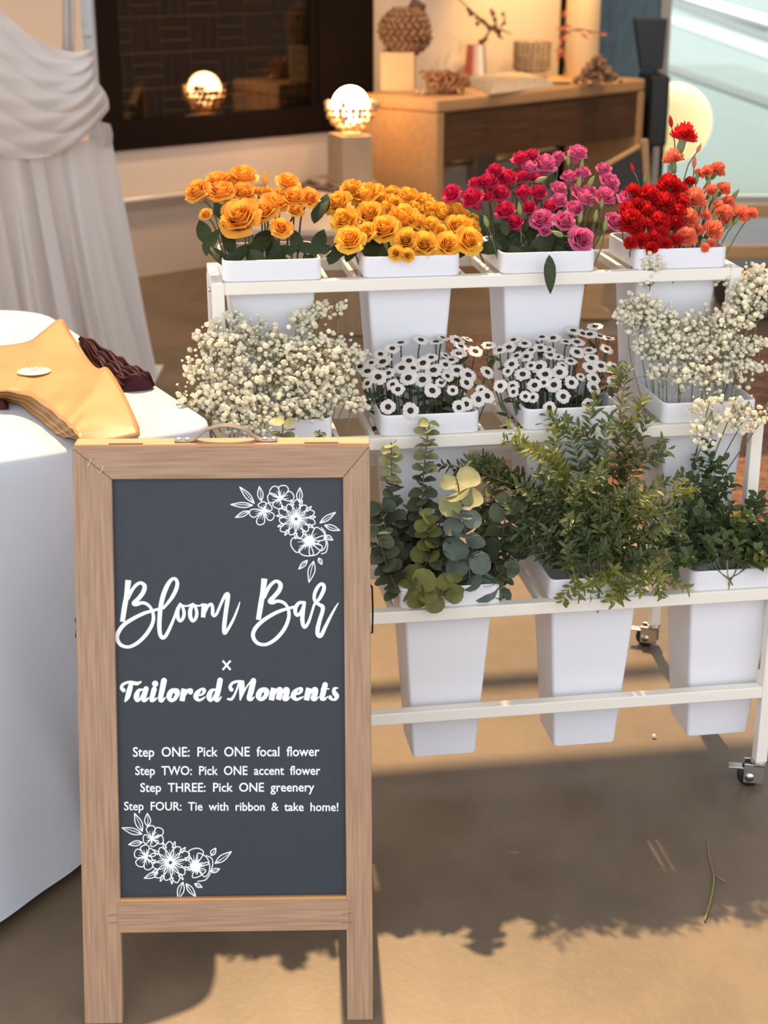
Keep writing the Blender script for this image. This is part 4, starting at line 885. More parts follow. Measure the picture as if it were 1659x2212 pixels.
def near_leaf(B, u, v, L, ang, wr=None, dbv=0., tilt=.35, mesh=None, name='leaf'):
    """a leaf given by its middle, length and angle, hung on the nearest stem of the bunch"""
    if dbv == 0 and v+L*.4 > B.y1-25: dbv = .045
    p, t = B.pos(u, v, dbv); e = min(B.items, key=lambda it: (it[3]-p).length)[0]
    d = rt*math.cos(R(ang))+upv*math.sin(R(ang)); n = CAMDIR+UP*tilt+rt*rng.uniform(-.8, .8); Lm = px(p, L)
    inst(name, mesh or LEAF, e, p-d.normalized()*Lm*.5-e.location, leaf_q(d, n), Lm if wr is None else (Lm, Lm*wr, Lm))
    return e
def crop(pts, ox, oy, k): return [(ox+k*a, oy+k*b, k*c) for a, b, c in pts]
# --- top tier, first bin: orange-yellow roses
yb_ = [rose_mesh(s, ORY, 1.05) for s in (1, 2, 3)]
B = Bunch(2, 0, (370, 545), .20, .0)
for (u, v, s) in crop([(115, 180, 125), (240, 185, 135), (355, 190, 130), (210, 125, 110), (275, 120, 90), (355, 100, 130), (342, 322, 200), (462, 285, 130), (515, 245, 125), (432, 182, 60), (590, 135, 110), (625, 215, 125), (705, 215, 105), (545, 195, 70), (158, 300, 62), (555, 372, 105), (628, 280, 80), (480, 175, 50)], 380, 340, .41):
    add_rose(B, 'orange_yellow_rose', 'rose', 'orange-yellow roses in the first top bin', u, v, s, yb_, ORY, 1.1, 0, stemd if u > 610 else None)
for (u, v, L, a) in ((440, 500, 62, 110), (455, 520, 70, 75), (493, 520, 62, 100), (520, 545, 52, 60), (497, 470, 60, 70), (560, 530, 78, 55), (610, 545, 75, 35), (590, 540, 70, 120), (570, 510, 60, 40), (685, 545, 80, 38), (690, 455, 62, 68), (700, 440, 52, 80), (690, 520, 60, 65), (660, 535, 60, 150), (475, 455, 50, 120), (535, 470, 50, 90), (640, 520, 55, 100), (505, 555, 50, 30), (725, 545, 62, 62), (470, 550, 60, 120), (550, 555, 60, 150)): near_leaf(B, u, v, L, a)
pb, t = B.pos(575, 385); bud0 = bud_mesh(ORY)
def add_bud(B, name, label, u, v, sz, bm, ang, tall=1.25, db=.0, tipm=None):
    p, t = B.pos(u, v, db); r = px(p, sz)/2; base = B.base(p); d = (rt*math.cos(R(ang))+upv*math.sin(R(ang))+CAMDIR*.25).normalized()
    e = empty(name, base, label or ' ', 'flower bud'); hb = p-base
    inst('bud', bm, e, hb, q_to(d), (r, r, r*tall)); inst('calyx', CALYX, e, hb-d*r*.25, q_to(d), r*.95)
    q = MB(); q.tube(stem_pts(Vector((0, 0, 0)), hb-d*r*1.05, d), .0014, 5); q.build('stem', stemg, e, True); return e, u, v, p
add_bud(B, 'rose_bud', 'closed yellow rose bud standing above the first top-tier bin', 573, 385, 26, bud0, 88)
GB = bud_mesh(mat('green_bud', (.20, .25, .07), .5)); add_bud(B, 'green_rose_bud', 'small green pointed bud among the orange-yellow roses of the first bin', 614, 416, 20, GB, 70)
band_labels([i[:3] for i in B.items], 'orange-yellow rose in top tier\'s first bin, {pos} of its {band} blooms', 3)
# --- second bin: yellow roses
yb2 = [rose_mesh(s, YEL, .95, 1.05) for s in (11, 12, 13, 14)]
B = Bunch(2, 1, (398, 560), .21, -.02)
for (u, v, s) in crop([(858, 245, 125), (925, 170, 105), (1005, 205, 140), (1060, 175, 80), (890, 330, 120), (935, 330, 70), (1018, 300, 130), (920, 435, 130), (1105, 275, 85), (1100, 380, 140), (1000, 395, 95), (1195, 322, 145), (1138, 190, 85), (1222, 215, 110), (1140, 240, 95), (1305, 235, 95), (1275, 345, 95), (1338, 285, 105), (1400, 300, 115), (1345, 365, 95), (1470, 290, 105), (1210, 440, 115), (1310, 462, 125), (1425, 460, 115), (1540, 440, 130), (1480, 365, 115), (1545, 370, 95), (1160, 505, 70), (1392, 385, 65), (1565, 330, 65), (1080, 220, 80), (1010, 250, 60), (1180, 255, 80), (1250, 270, 80), (1520, 310, 70), (1340, 320, 70), (1220, 515, 60)], 380, 340, .41):
    add_rose(B, 'yellow_rose', 'rose', 'yellow roses in the second top bin', u, v, s*1.12, yb2, YEL, .9, 0)
for (u, v, L, a) in ((740, 450, 50, 60), (775, 460, 45, 80), (735, 535, 60, 70), (800, 540, 60, 80), (820, 545, 60, 100), (850, 550, 50, 40), (870, 530, 45, 120), (925, 520, 40, 60), (960, 560, 40, 10), (760, 545, 50, 60), (900, 560, 50, 170), (990, 545, 50, 20), (790, 500, 40, 100), (830, 560, 55, 60)): near_leaf(B, u, v, L, a)
band_labels([i[:3] for i in B.items], 'yellow rose in top tier\'s second bin, {pos} of its {band} blooms', 4)
# --- third bin: magenta and pink roses
mg = [rose_mesh(s, MAG, .86, 1.18) for s in (21, 22, 23)]; pk = [rose_mesh(s, PNK, .9, 1.15) for s in (31, 32, 33)]
B = Bunch(2, 2, (330, 540), .22, .0); BM = B
for (u, v, s) in crop([(85, 415, 100), (190, 440, 118), (195, 360, 62), (228, 355, 60), (265, 360, 105), (365, 340, 100), (432, 335, 85), (325, 415, 92), (265, 430, 55), (440, 410, 88), (515, 412, 92), (350, 500, 105), (470, 485, 75), (400, 560, 85), (425, 245, 95), (482, 228, 85), (300, 308, 95), (510, 345, 75), (570, 478, 75)], 940, 240, .4334):
    add_rose(B, 'magenta_rose', 'rose', 'magenta roses in the third top bin', u, v, s, mg, MAG, .55, 0)
B.mag = list(B.items); B.items = []
for (u, v, s) in crop([(470, 290, 95), (545, 272, 120), (615, 235, 75), (710, 215, 98), (668, 330, 78), (735, 312, 80), (840, 295, 80), (865, 360, 105), (615, 390, 82), (615, 450, 85), (735, 437, 105), (842, 430, 105), (535, 545, 115), (645, 550, 110), (692, 487, 88), (725, 642, 125), (952, 450, 112), (890, 555, 98), (765, 395, 65), (548, 600, 55), (700, 395, 60)], 940, 240, .4334):
    add_rose(B, 'pink_rose', 'rose', 'pink roses in the third top bin', u, v, s, pk, PNK, .75, 0)
band_labels([i[:3] for i in B.mag], 'magenta rose in top tier\'s third bin, {pos} of its {band} magenta blooms', 3)
band_labels([i[:3] for i in B.items], 'pink rose in top tier\'s third bin, {pos} of its {band} pink blooms', 3)
B.items += B.mag
for (u, v, L, a) in ((1055, 535, 62, 175), (1085, 530, 55, 60), (1105, 545, 60, 150), (1165, 535, 85, 215), (1195, 545, 70, 165), (1235, 540, 80, 160), (1120, 515, 60, 40), (1090, 490, 40, 110), (1045, 480, 40, 100), (1120, 370, 34, 20), (1190, 390, 40, 70), (1150, 500, 50, 60), (1130, 545, 60, 30), (1080, 515, 50, 80), (1200, 520, 60, 120), (1160, 470, 45, 100), (1225, 505, 40, 70), (1100, 510, 50, 50)): near_leaf(B, u, v, L, a)
near_leaf(B, 1188, 592, 84, -88, .75, -.02, mesh=LEAFN)
bi = []
for (u, v, s, a) in ((1227, 345, 22, 95), (1257, 355, 20, 80), (1251, 394, 24, 80), (1277, 392, 24, 60), (1169, 388, 26, 20), (1254, 470, 22, 75), (1287, 466, 24, 80), (1308, 486, 24, 80), (1204, 505, 26, 160), (1122, 452, 26, 95), (1050, 478, 24, 110), (1300, 440, 20, 85)):
    x = add_bud(B, 'rose_bud', None, u, v, s, GB, a, 1.2, -.02); bi.append(x[:3])
band_labels(bi, 'closed green bud among the pink and magenta roses, {pos} of its {band} buds', 2)
# --- fourth bin: carnations
def carnation_mesh(seed, m):
    rr = random.Random(seed); q = MB()
    for L, (R_, z0, cv, amp) in enumerate(((1.0, -.05, -.10, .10), (.92, .06, .02, .12), (.80, .16, .12, .13), (.64, .24, .22, .14), (.46, .30, .34, .13), (.28, .33, .48, .10))):
        ph = rr.random()*6; k = rr.choice((5, 6, 7)); N_ = 40; n_r = 4; vs = []
        for j in range(n_r+1):
            for i in range(N_):
                t = 2*math.pi*i/N_; f = j/n_r; r = R_*(.08+.92*f)*(1+.05*math.sin(3*t+ph)*f-(.05 if (i % 2) else 0)*(j == n_r)); z = z0-.35*(1-f)+cv*f*f+amp*f*(math.sin(k*t+ph)+.6*math.sin((2*k+1)*t+2*ph))
                vs.append((r*math.cos(t), r*math.sin(t), z))
        q.add(vs, [(j*N_+i, j*N_+(i+1) % N_, (j+1)*N_+(i+1) % N_, (j+1)*N_+i) for j in range(n_r) for i in range(N_)])
    return q.mesh('bloom', m)
def tubecal(): q = MB(); q.lathe([(.10, -1.75), (.30, -1.6), (.36, -1.1), (.34, -.6), (.42, -.22), (.30, -.15)], 10); return q.mesh('calyx', mat('carnation_calyx', (.16, .22, .075), .5, rand=.15))
TC = tubecal(); cr_ = [carnation_mesh(s, REDC) for s in (41, 42, 43)]; co_ = [carnation_mesh(s, ORC) for s in (51, 52, 53)]
def add_carn(B, name, group, u, v, sz, blooms, facing=.6):
    p, t = B.pos(u, v); r = px(p, sz)/2*1.22; base = B.base(p)
    n = (CAMDIR*facing*(1-.4*t)+B.center_dir(p)*.5+UP*.5+Vector((rng.uniform(-.4, .4), rng.uniform(-.3, .3), 0))).normalized(); e = empty(name, base, ' ', 'carnation', group); hb = p-base
    inst('bloom', rng.choice(blooms), e, hb, q_to(n, rng.random()*6), r); inst('calyx', TC, e, hb, q_to(n), max(r*.75, .011))
    q = MB(); q.tube(stem_pts(Vector((0, 0, 0)), hb-n*max(r*.75, .011)*1.6, n), .0014, 5); q.build('stem', stemg, e, True); B.items.append((e, u, v, p)); return e
B = Bunch(2, 3, (290, 525), .20, .01)
for (u, v, s) in crop([(1165, 370, 118), (1060, 425, 118), (1140, 465, 122), (985, 400, 80), (1215, 385, 80), (975, 545, 120), (1050, 500, 100), (1050, 575, 90), (1115, 560, 118), (1210, 510, 100), (1090, 640, 90), (1220, 455, 90), (975, 655, 65), (1075, 682, 65), (1195, 560, 80), (1150, 660, 60), (1000, 590, 70), (1010, 470, 80), (1120, 610, 80), (960, 490, 80), (1030, 640, 70), (1200, 640, 60), (1270, 350, 50)], 940, 240, .4334): add_carn(B, 'red_carnation', 'red carnations in the fourth top bin', u, v, s, cr_)
add_carn(B, 'red_carnation', 'red carnations in the fourth top bin', 1478, 292, 54, cr_, .2)
Rd = list(B.items); B.items = []
for (u, v, s) in crop([(1290, 435, 110), (1265, 535, 100), (1255, 625, 95), (1355, 300, 62), (1408, 290, 78), (1378, 395, 65), (1440, 385, 68), (1460, 450, 62), (1440, 510, 90), (1388, 590, 95), (1525, 510, 85), (1578, 510, 60), (1320, 310, 52), (1185, 235, 95), (1450, 540, 60), (1345, 680, 45), (1350, 520, 50), (1310, 590, 55), (1380, 660, 45), (1410, 470, 55)], 940, 240, .4334): add_carn(B, 'orange_carnation', 'orange carnations in the fourth top bin', u, v, s, co_)
band_labels([i[:3] for i in Rd], 'red carnation in top tier\'s fourth bin, {pos} of its {band} red blooms', 3)
band_labels([i[:3] for i in B.items], 'orange carnation in top tier\'s fourth bin, {pos} of its {band} orange blooms', 3)
CB = bud_mesh(mat('carnation_bud', (.16, .22, .07), .5)); RB = bud_mesh(REDC); OB = bud_mesh(ORC); bi = []
for (u, v, s, a, m_) in ((1449, 262, 20, 100, RB), (1510, 320, 17, 65, OB), (1500, 350, 20, 88, OB), (1366, 362, 16, 110, RB), (1394, 386, 18, 80, CB), (1588, 420, 22, 55, CB), (1526, 455, 18, 80, OB), (1575, 482, 20, 60, CB), (1548, 470, 20, 45, CB), (1590, 475, 20, 60, CB), (1395, 505, 20, 90, CB), (1462, 515, 20, 90, CB), (1530, 395, 22, 75, CB), (1545, 420, 22, 70, CB), (1505, 385, 20, 85, CB)):
    x = add_bud(B, 'carnation_bud', None, u, v, s, m_, a, 1.35); bi.append(x[:3])
band_labels(bi, 'slim carnation bud in top tier\'s fourth bin, {pos} of its {band} buds', 3)

# --- white daisies (middle tier)
def daisy_mesh(seed, m):
    rr = random.Random(seed); q = MB(); n = rr.choice((13, 14, 15))
    for i in range(n):
        t = 2*math.pi*i/n+rr.uniform(-.08, .08); L = rr.uniform(.9, 1.06); dz = rr.uniform(-.05, .08); c, s = math.cos(t), math.sin(t); zz = (i % 2)*.03
        def P(x, y, z): return (x*c-y*s, x*s+y*c, z)
        q.add([P(.2, -.07, .02), P(.2, .07, .02), P(.55, -.235, .06+zz), P(.55, 0, .09+zz), P(.55, .235, .06+zz), P(.86*L, -.225, .06+dz), P(.86*L, 0, .10+dz), P(.86*L, .225, .06+dz), P(L, -.12, .02+dz), P(L*1.02, .0, .05+dz), P(L, .12, .02+dz)],
              [(0, 3, 2), (0, 1, 3), (1, 4, 3), (2, 3, 6, 5), (3, 4, 7, 6), (5, 6, 9, 8), (6, 7, 10, 9)])
    return q.mesh('petals', m)
WP = mat('white_petal', (.90, .86, .82), .6, transl=.35, rand=.04); DC = mat('dark_centre', (.028, .013, .006), .8, var=.5, vscale=60.)
dm = [daisy_mesh(s, WP) for s in range(61, 66)]
q = MB(); q.lathe([(.36, .05), (.37, .09), (.28, .14), (.10, .13), (.0, .11)], 14, cap=False); DCM = q.mesh('centre', DC); DCM.materials[0] = DC
q = MB(); q.lathe([(.06, -.22), (.26, -.12), (.34, .03)], 10); DCX = q.mesh('calyx', mat('daisy_calyx', (.09, .12, .045), .6))
dleaf = leaf_mesh('leaf', mat('daisy_leaf', (.055, .080, .032), .55, var=.3, vscale=10., transl=.15), .45, .1, .3)
def daisies(i, pts, ys, nth):
    B = Bunch(1, i, ys, .20, .0)
    for u, v, s in pts:
        p, t = B.pos(u, v); r = px(p, s)/2*1.10; base = B.base(p); lean = B.center_dir(p)
        n = (CAMDIR*(1.1-.62*t)+UP*(.35+.32*t)+lean*.45+Vector((rng.uniform(-.3, .3), rng.uniform(-.25, .25), rng.uniform(-.1, .2)))).normalized()
        e = empty('white_daisy', base, ' ', 'daisy', 'white daisies in the %s middle bin' % nth); hb = p-base; qq = q_to(n, rng.random()*6)
        inst('petals', rng.choice(dm), e, hb, qq, r); inst('centre', DCM, e, hb, qq, r*1.02); inst('calyx', DCX, e, hb, qq, r)
        st = stem_pts(Vector((0, 0, 0)), hb-n*r*.2, (n+UP).normalized()); q = MB(); q.tube(st, .0016, 5); q.build('stem', mat('daisy_stem', (.075, .095, .045), .6), e, True)
        for k in range(3):
            f = rng.uniform(.40, .72); j = min(len(st)-1, int(f*len(st))); d = Vector((rng.uniform(-1, 1), rng.uniform(-.9, .2), rng.uniform(.0, .9))).normalized()
            inst('leaf', dleaf, e, st[j], leaf_q(d, UP+CAMDIR*.6), rng.uniform(.022, .036))
        B.items.append((e, u, v, p))
    band_labels([x[:3] for x in B.items], 'white dark-eyed daisy in middle tier\'s %s bin, {pos} of its {band} blooms' % nth, 5)
    return B
daisies(1, crop([(1185, 295, 85), (1140, 325, 75), (1290, 280, 80), (1370, 290, 85), (1405, 268, 65), (1480, 282, 85), (1535, 275, 60), (1490, 352, 80), (1577, 340, 80), (1078, 355, 70), (1090, 395, 90), (972, 420, 75), (1010, 445, 88), (1066, 475, 90), (1120, 455, 70), (1190, 428, 85), (1228, 390, 80), (1302, 402, 85), (1357, 440, 92), (1225, 480, 92), (1300, 490, 92), (1250, 428, 70), (1350, 547, 85), (1142, 515, 65), (1170, 540, 70), (1420, 362, 60), (1452, 385, 75), (1480, 440, 82), (1540, 465, 85), (1430, 470, 65), (1458, 545, 60), (1118, 632, 78), (1236, 652, 82), (1490, 635, 72), (1640, 450, 78), (1640, 575, 80), (1593, 592, 80), (1530, 617, 70), (1010, 508, 65), (1345, 372, 70), (1420, 410, 70), (1500, 312, 75), (1530, 505, 75), (1610, 545, 60), (1030, 400, 65), (1395, 505, 55)], 380, 620, .41), (728, 888), 'second')
daisies(2, crop([(140, 520, 72), (275, 490, 74), (250, 530, 76), (200, 545, 70), (335, 510, 76), (430, 475, 80), (490, 480, 80), (372, 545, 66), (420, 533, 74), (465, 543, 76), (265, 622, 76), (245, 660, 60), (325, 677, 84), (270, 742, 66), (275, 772, 58), (203, 740, 72), (345, 580, 72), (292, 576, 70), (415, 637, 88), (370, 630, 62), (447, 677, 88), (525, 667, 88), (390, 737, 80), (495, 735, 84), (440, 722, 62), (590, 722, 74), (585, 605, 72), (620, 557, 84), (685, 548, 80), (540, 630, 62), (475, 572, 72), (650, 455, 74), (690, 460, 82), (720, 417, 84), (600, 440, 84), (745, 470, 74), (560, 500, 72), (620, 502, 84), (700, 590, 80), (690, 642, 78), (750, 632, 80), (820, 640, 82), (710, 700, 76), (710, 752, 80), (822, 715, 78), (340, 797, 60), (380, 802, 62), (545, 797, 74), (470, 857, 64), (682, 840, 66), (515, 582, 66), (790, 482, 72), (780, 540, 74), (640, 690, 50)], 1000, 540, .3972), (705, 880), 'third')

# --- baby's breath
flo = mat('babys_breath_floret', (.93, .88, .72), .7, transl=.35); flg = mat('babys_breath_stem', (.20, .22, .09), .6)
def floret(q, c, r, k=6):
    q.lathe([(.001, -r*.9), (r*rng.uniform(.75, .95), -r*.45), (r*rng.uniform(.95, 1.15), r*.1), (r*rng.uniform(.55, .8), r*.62), (.001, r*rng.uniform(.5, .75))], k,
            Matrix.Translation(c) @ Euler_(rng.uniform(-.7, .7), rng.uniform(-.7, .7), rng.random()*6), cap=False)
def Euler_(a, b, c): return Matrix.Rotation(c, 4, 'Z') @ Matrix.Rotation(a, 4, 'X') @ Matrix.Rotation(b, 4, 'Y')
def gyp(B, u, v, rad, nf, db=0., label=None, hang=False, sq=.8):
    nf = int(nf*(2.1 if not hang else 1.5)); rad = rad*(1.0 if not hang else 1.25)
    p, t = B.pos(u, v, db); r = px(p, rad); base = B.base(p); e = empty("babys_breath_spray", base, label or ' ', "baby's breath", "baby's breath sprays"); C = p-base
    q1 = MB(); q2 = MB(); axis = (C-Vector((0, 0, .0))).normalized(); hubp = C-axis*r*(.95 if not hang else .3)
    if hang: hubp = C+UP*r*1.2-EY*.01
    q1.tube(stem_pts(Vector((0, 0, 0)), hubp, (axis+UP).normalized()), [.0013]*10, 4) if True else None
    nb = max(5, nf//9); subs = []
    for i in range(nb):
        d = Vector((rng.gauss(0, 1), rng.gauss(0, .9), rng.gauss(.25, .75))).normalized(); rr = rng.uniform(.45, .85); s_ = C+Vector((d.x*r*rr, d.y*r*rr*.9, d.z*r*rr*sq)); subs.append(s_)
        m_ = hubp.lerp(s_, .5)+Vector((rng.uniform(-.1, .1), rng.uniform(-.1, .1), -.12))*r; q1.tube([hubp, m_, s_], [.0008, .0006, .0005], 3, cap=False)
    for i in range(nf):
        s_ = subs[i % nb]; o = Vector((rng.gauss(0, .30), rng.gauss(0, .28), rng.gauss(.06, .26)))*r; c = s_+o
        fr = rng.choice((.0022, .0028, .0036, .0046, .0054, .0060, .0066)); floret(q2, c, fr)
        q1.tube([s_-o*.15, c], [.0004, .0004], 3, cap=False)
    q1.build('branching_stem', flg, e, True); q2.build('florets', flo, e, True)['kind'] = 'stuff'
    B.items.append((e, u, v, p)); return e
B = Bunch(1, 0, (665, 915), .22, -.02)
for (u, v, r, n) in ((450, 745, 48, 60), (425, 800, 34, 36), (432, 860, 42, 52), (515, 765, 55, 75), (555, 725, 42, 52), (600, 770, 58, 80), (640, 705, 40, 52), (690, 672, 26, 26), (735, 672, 20, 12), (640, 775, 55, 75), (690, 760, 52, 70), (740, 770, 40, 45), (775, 770, 24, 20), (500, 830, 55, 75), (560, 825, 58, 80), (620, 830, 58, 80), (680, 830, 55, 75), (735, 830, 44, 55), (765, 870, 26, 22), (480, 880, 42, 48), (530, 880, 45, 55), (590, 885, 45, 50), (650, 885, 45, 50), (705, 880, 42, 45), (500, 690, 24, 22), (455, 700, 16, 12), (560, 920, 34, 30), (500, 915, 26, 20), (545, 950, 26, 18)): gyp(B, u, v, r, n)
band_labels([i[:3] for i in B.items], "white baby's breath spray in middle tier's first bin, {pos} of its {band} sprays", 4)
B = Bunch(1, 3, (560, 880), .22, .0)
for (u, v, r, n) in ((1402, 582, 40, 58), (1378, 668, 40, 62), (1352, 695, 28, 34), (1420, 700, 42, 58), (1470, 718, 48, 68), (1530, 715, 52, 75), (1585, 700, 48, 68), (1615, 640, 46, 62), (1580, 605, 32, 36), (1640, 600, 34, 44), (1645, 665, 34, 40), (1440, 755, 45, 52), (1500, 770, 50, 60), (1560, 765, 50, 60), (1612, 755, 38, 44), (1400, 740, 34, 38), (1470, 815, 42, 34), (1530, 815, 42, 34), (1430, 810, 34, 24), (1590, 800, 36, 28), (1625, 800, 26, 16), (1648, 740, 20, 12)): gyp(B, u, v, r, n)
for (u, v, r, n) in ((1528, 888, 34, 34), (1530, 932, 34, 36), (1585, 885, 34, 34), (1610, 915, 36, 40), (1652, 900, 24, 18)): gyp(B, u, v, r, n, -.05, hang=True)
band_labels([i[:3] for i in B.items], "white baby's breath spray in middle tier's last bin, {pos} of its {band} sprays", 4)

# --- greens on the bottom tier
def disc_leaf(m):
    q = MB(); n = 11; vs = [(.5, 0, -.04)]
    for i in range(n):
        t = 2*math.pi*i/n; rr = .5*(1-.16*(math.cos(t/2+math.pi/2)**8)); vs.append((.5-rr*math.cos(t), rr*math.sin(t)*1.04, .09*math.sin(t)**2-.06*(math.cos(t) < -.6)))
    q.add(vs, [(0, i+1, (i+1) % n+1) for i in range(n)]); return q
def leafcopy(q, proto, p, quat, s):
    M = Matrix.Translation(p) @ quat.to_matrix().to_4x4() @ Matrix.Diagonal((s, s, s, 1)); q.add([M @ Vector(v) for v in proto.v], proto.f)
DISC = disc_leaf(None)
def euc_mat(n, c, c2): return mat(n, c, .55, col2=c2, vscale=22., transl=.12, spec=.4, thr=(.35, .65))
EBL = euc_mat('eucalyptus_blue_leaf', (.17, .21, .175), (.085, .115, .09)); EOL = euc_mat('eucalyptus_olive_leaf', (.22, .22, .06), (.11, .13, .035)); EPL = euc_mat('eucalyptus_pale_leaf', (.36, .35, .16), (.19, .20, .085)); EDK = euc_mat('eucalyptus_dark_leaf', (.075, .095, .055), (.04, .055, .03)); EMD = euc_mat('eucalyptus_grey_leaf', (.125, .145, .08), (.065, .082, .042))
estem = mat('eucalyptus_stem', (.16, .12, .06), .6)
def euc(ti, i, pts, b0, b1, s0, s1, m, label, tipm=None, face=.6, step=.37):
    P = [at_b(u, v, TIER[ti][0]+b0+(b1-b0)*k/(len(pts)-1)) for k, (u, v) in enumerate(pts)]
    a, b, z = BINS[ti, i]; base = W(a+BW*.5, b+BD*.5, z-.14); e = empty('silver_dollar_eucalyptus', base, label, 'eucalyptus branch', 'silver dollar eucalyptus branches')
    C = [Vector(x)-base for x in catmull([tuple(p) for p in P], 10)]; q = MB(); q.tube(stem_pts(Vector((0, 0, 0)), C[0], (C[1]-C[0]).normalized())[:-1]+C, .0015, 5); q.build('stem', estem, e, True)
    L = [0]
    for k in range(1, len(C)): L.append(L[-1]+(C[k]-C[k-1]).length)
    q = MB(); q2 = MB(); s = 0.; k = 0
    while s < L[-1]:
        f = s/L[-1]; size = px(base, s0+(s1-s0)*f)*1.05; j = max(1, next(jj for jj in range(len(L)) if L[jj] >= s)); c = C[j-1].lerp(C[j], (s-L[j-1])/max(1e-6, L[j]-L[j-1])); t = (C[j]-C[j-1]).normalized()
        side = t.cross(CAMDIR).normalized(); fwd = side.cross(t).normalized(); ang = rng.uniform(-.5, .5)+(math.pi/2 if k % 2 else 0)
        for sg in (1, -1):
            o = (side*math.cos(ang)+fwd*math.sin(ang))*sg; n = (CAMDIR*face*.7+t*.55+o*.35+UP*.3+Vector((rng.uniform(-.75, .75), rng.uniform(-.4, .4), rng.uniform(-.6, .6)))).normalized()
            d = (o+t*.25+UP*rng.uniform(-.45, .15)); leafcopy(q2 if (tipm and f > .72) else q, DISC, c, leaf_q(d, n), size*rng.uniform(.72, 1.08))
        s += size*step; k += 1
    q.build('leaves', m, e, True)
    if q2.v: q2.build('tip_leaves', tipm, e, True)
    return e
euc(0, 1, [(882, 1275), (862, 1190), (850, 1100), (846, 1010), (845, 955)], .10, .13, 40, 26, EMD, 'tall grey-green eucalyptus branch rising at the left, right beside the sign', EPL)
euc(0, 1, [(930, 1285), (915, 1180), (912, 1080), (918, 990), (928, 912)], .09, .14, 38, 30, EMD, 'tallest round-leaf eucalyptus branch, its tip against the first daisy bin', EPL)
euc(0, 1, [(1015, 1275), (1012, 1200), (1000, 1120), (990, 1050), (984, 1030)], .02, .03, 58, 50, EBL, 'thick blue-grey eucalyptus branch with overlapping leaves at bin centre', EPL, 1.4, .42)
euc(0, 1, [(1050, 1280), (1078, 1190), (1092, 1120), (1105, 1070), (1120, 1055)], .05, .07, 46, 40, EMD, 'round-leaf eucalyptus branch leaning right, leaves grey-green, next to small-leaf greenery', EMD)
euc(0, 1, [(1035, 1270), (1048, 1160), (1058, 1090), (1075, 1035)], .12, .15, 36, 30, EPL, 'pale yellowish eucalyptus branch behind the thick blue-grey one')
euc(0, 1, [(870, 1270), (845, 1200), (832, 1140), (822, 1085)], .06, .07, 42, 36, EDK, 'dark eucalyptus branch at far left, half hidden by the sign')
euc(0, 1, [(905, 1265), (925, 1200), (928, 1150), (920, 1110)], .05, .04, 40, 34, EOL, 'short olive-yellow eucalyptus branch left of the bin centre', EOL)
euc(0, 1, [(905, 1262), (885, 1268), (915, 1278), (955, 1285), (985, 1255)], .0, -.025, 50, 42, EOL, 'olive eucalyptus spray drooping over the front rim of its bin', EOL, 1.2)
euc(0, 1, [(1055, 1275), (1075, 1245), (1095, 1232), (1110, 1225)], .02, .0, 34, 22, EMD, 'short eucalyptus sprig hanging over the right rim of its bin')
euc(0, 1, [(890, 1270), (868, 1235), (860, 1205), (880, 1150)], .10, .12, 40, 36, EDK, 'dark eucalyptus branch low in the bin, near its left rim')
euc(0, 1, [(1045, 1285), (1060, 1240), (1070, 1215), (1050, 1195)], .04, .04, 44, 40, EDK, 'dark blue-green eucalyptus leaves low in the bin, near its right rim')
for pts_, b0_, b1_, s0_, s1_, m_, lab_ in (
    ([(880, 1275), (870, 1210), (875, 1150), (885, 1090)], .14, .16, 38, 34, EDK, 'dark eucalyptus branch behind the olive-yellow one, left half of bin'),
    ([(960, 1280), (955, 1200), (950, 1140), (952, 1085)], .10, .12, 36, 32, EMD, 'grey-green eucalyptus branch left of the thick blue-grey one'),
    ([(1040, 1285), (1052, 1200), (1045, 1130), (1035, 1080)], .13, .15, 38, 34, EMD, 'eucalyptus branch just behind the thick blue-grey one, to its right'),
    ([(1070, 1280), (1095, 1215), (1115, 1160), (1128, 1120)], .10, .12, 42, 36, EBL, 'blue-grey eucalyptus branch at the bin\'s right edge, beside small-leaf greenery'),
    ([(860, 1280), (838, 1230), (825, 1185), (818, 1150)], .03, .03, 38, 34, EMD, 'short eucalyptus branch at far left edge, touching the sign outline'),
    ([(930, 1282), (940, 1230), (948, 1190), (965, 1160)], .04, .04, 38, 34, EDK, 'short dark eucalyptus branch low in the middle of its bin')):
    euc(0, 1, pts_, b0_, b1_, s0_, s1_, m_, lab_)
euc(0, 0, [(590, 1230), (600, 1080), (606, 990), (612, 915)], .07, .10, 34, 32, EMD, "eucalyptus branch showing above the sign top, in front of the baby's breath", EPL)
euc(0, 0, [(640, 1230), (670, 1080), (688, 990), (690, 928)], .07, .10, 20, 14, EDK, 'thin dark sprig showing above the sign top, right of the handle')
def small_leaf():
    q = MB(); q.v = [(0, 0, 0), (.35, .16, .04), (.35, 0, -.01), (.35, -.16, .04), (.75, .12, .0), (.75, 0, -.05), (.75, -.12, .0), (1, 0, -.10)]
    q.f = [(0, 2, 1), (0, 3, 2), (1, 2, 5, 4), (2, 3, 6, 5), (4, 5, 7), (5, 6, 7)]; return q
def wide_leaf():
    q = MB(); q.v = [(0, 0, 0), (.3, .25, .05), (.3, 0, -.01), (.3, -.25, .05), (.7, .24, .02), (.7, 0, -.04), (.7, -.24, .02), (1, 0, -.10)]
    q.f = [(0, 2, 1), (0, 3, 2), (1, 2, 5, 4), (2, 3, 6, 5), (4, 5, 7), (5, 6, 7)]; return q
SLF, WLF = small_leaf(), wide_leaf()
def green_mat(n, c, c2): return mat(n, c, .45, col2=c2, vscale=16., transl=.34, spec=.35)
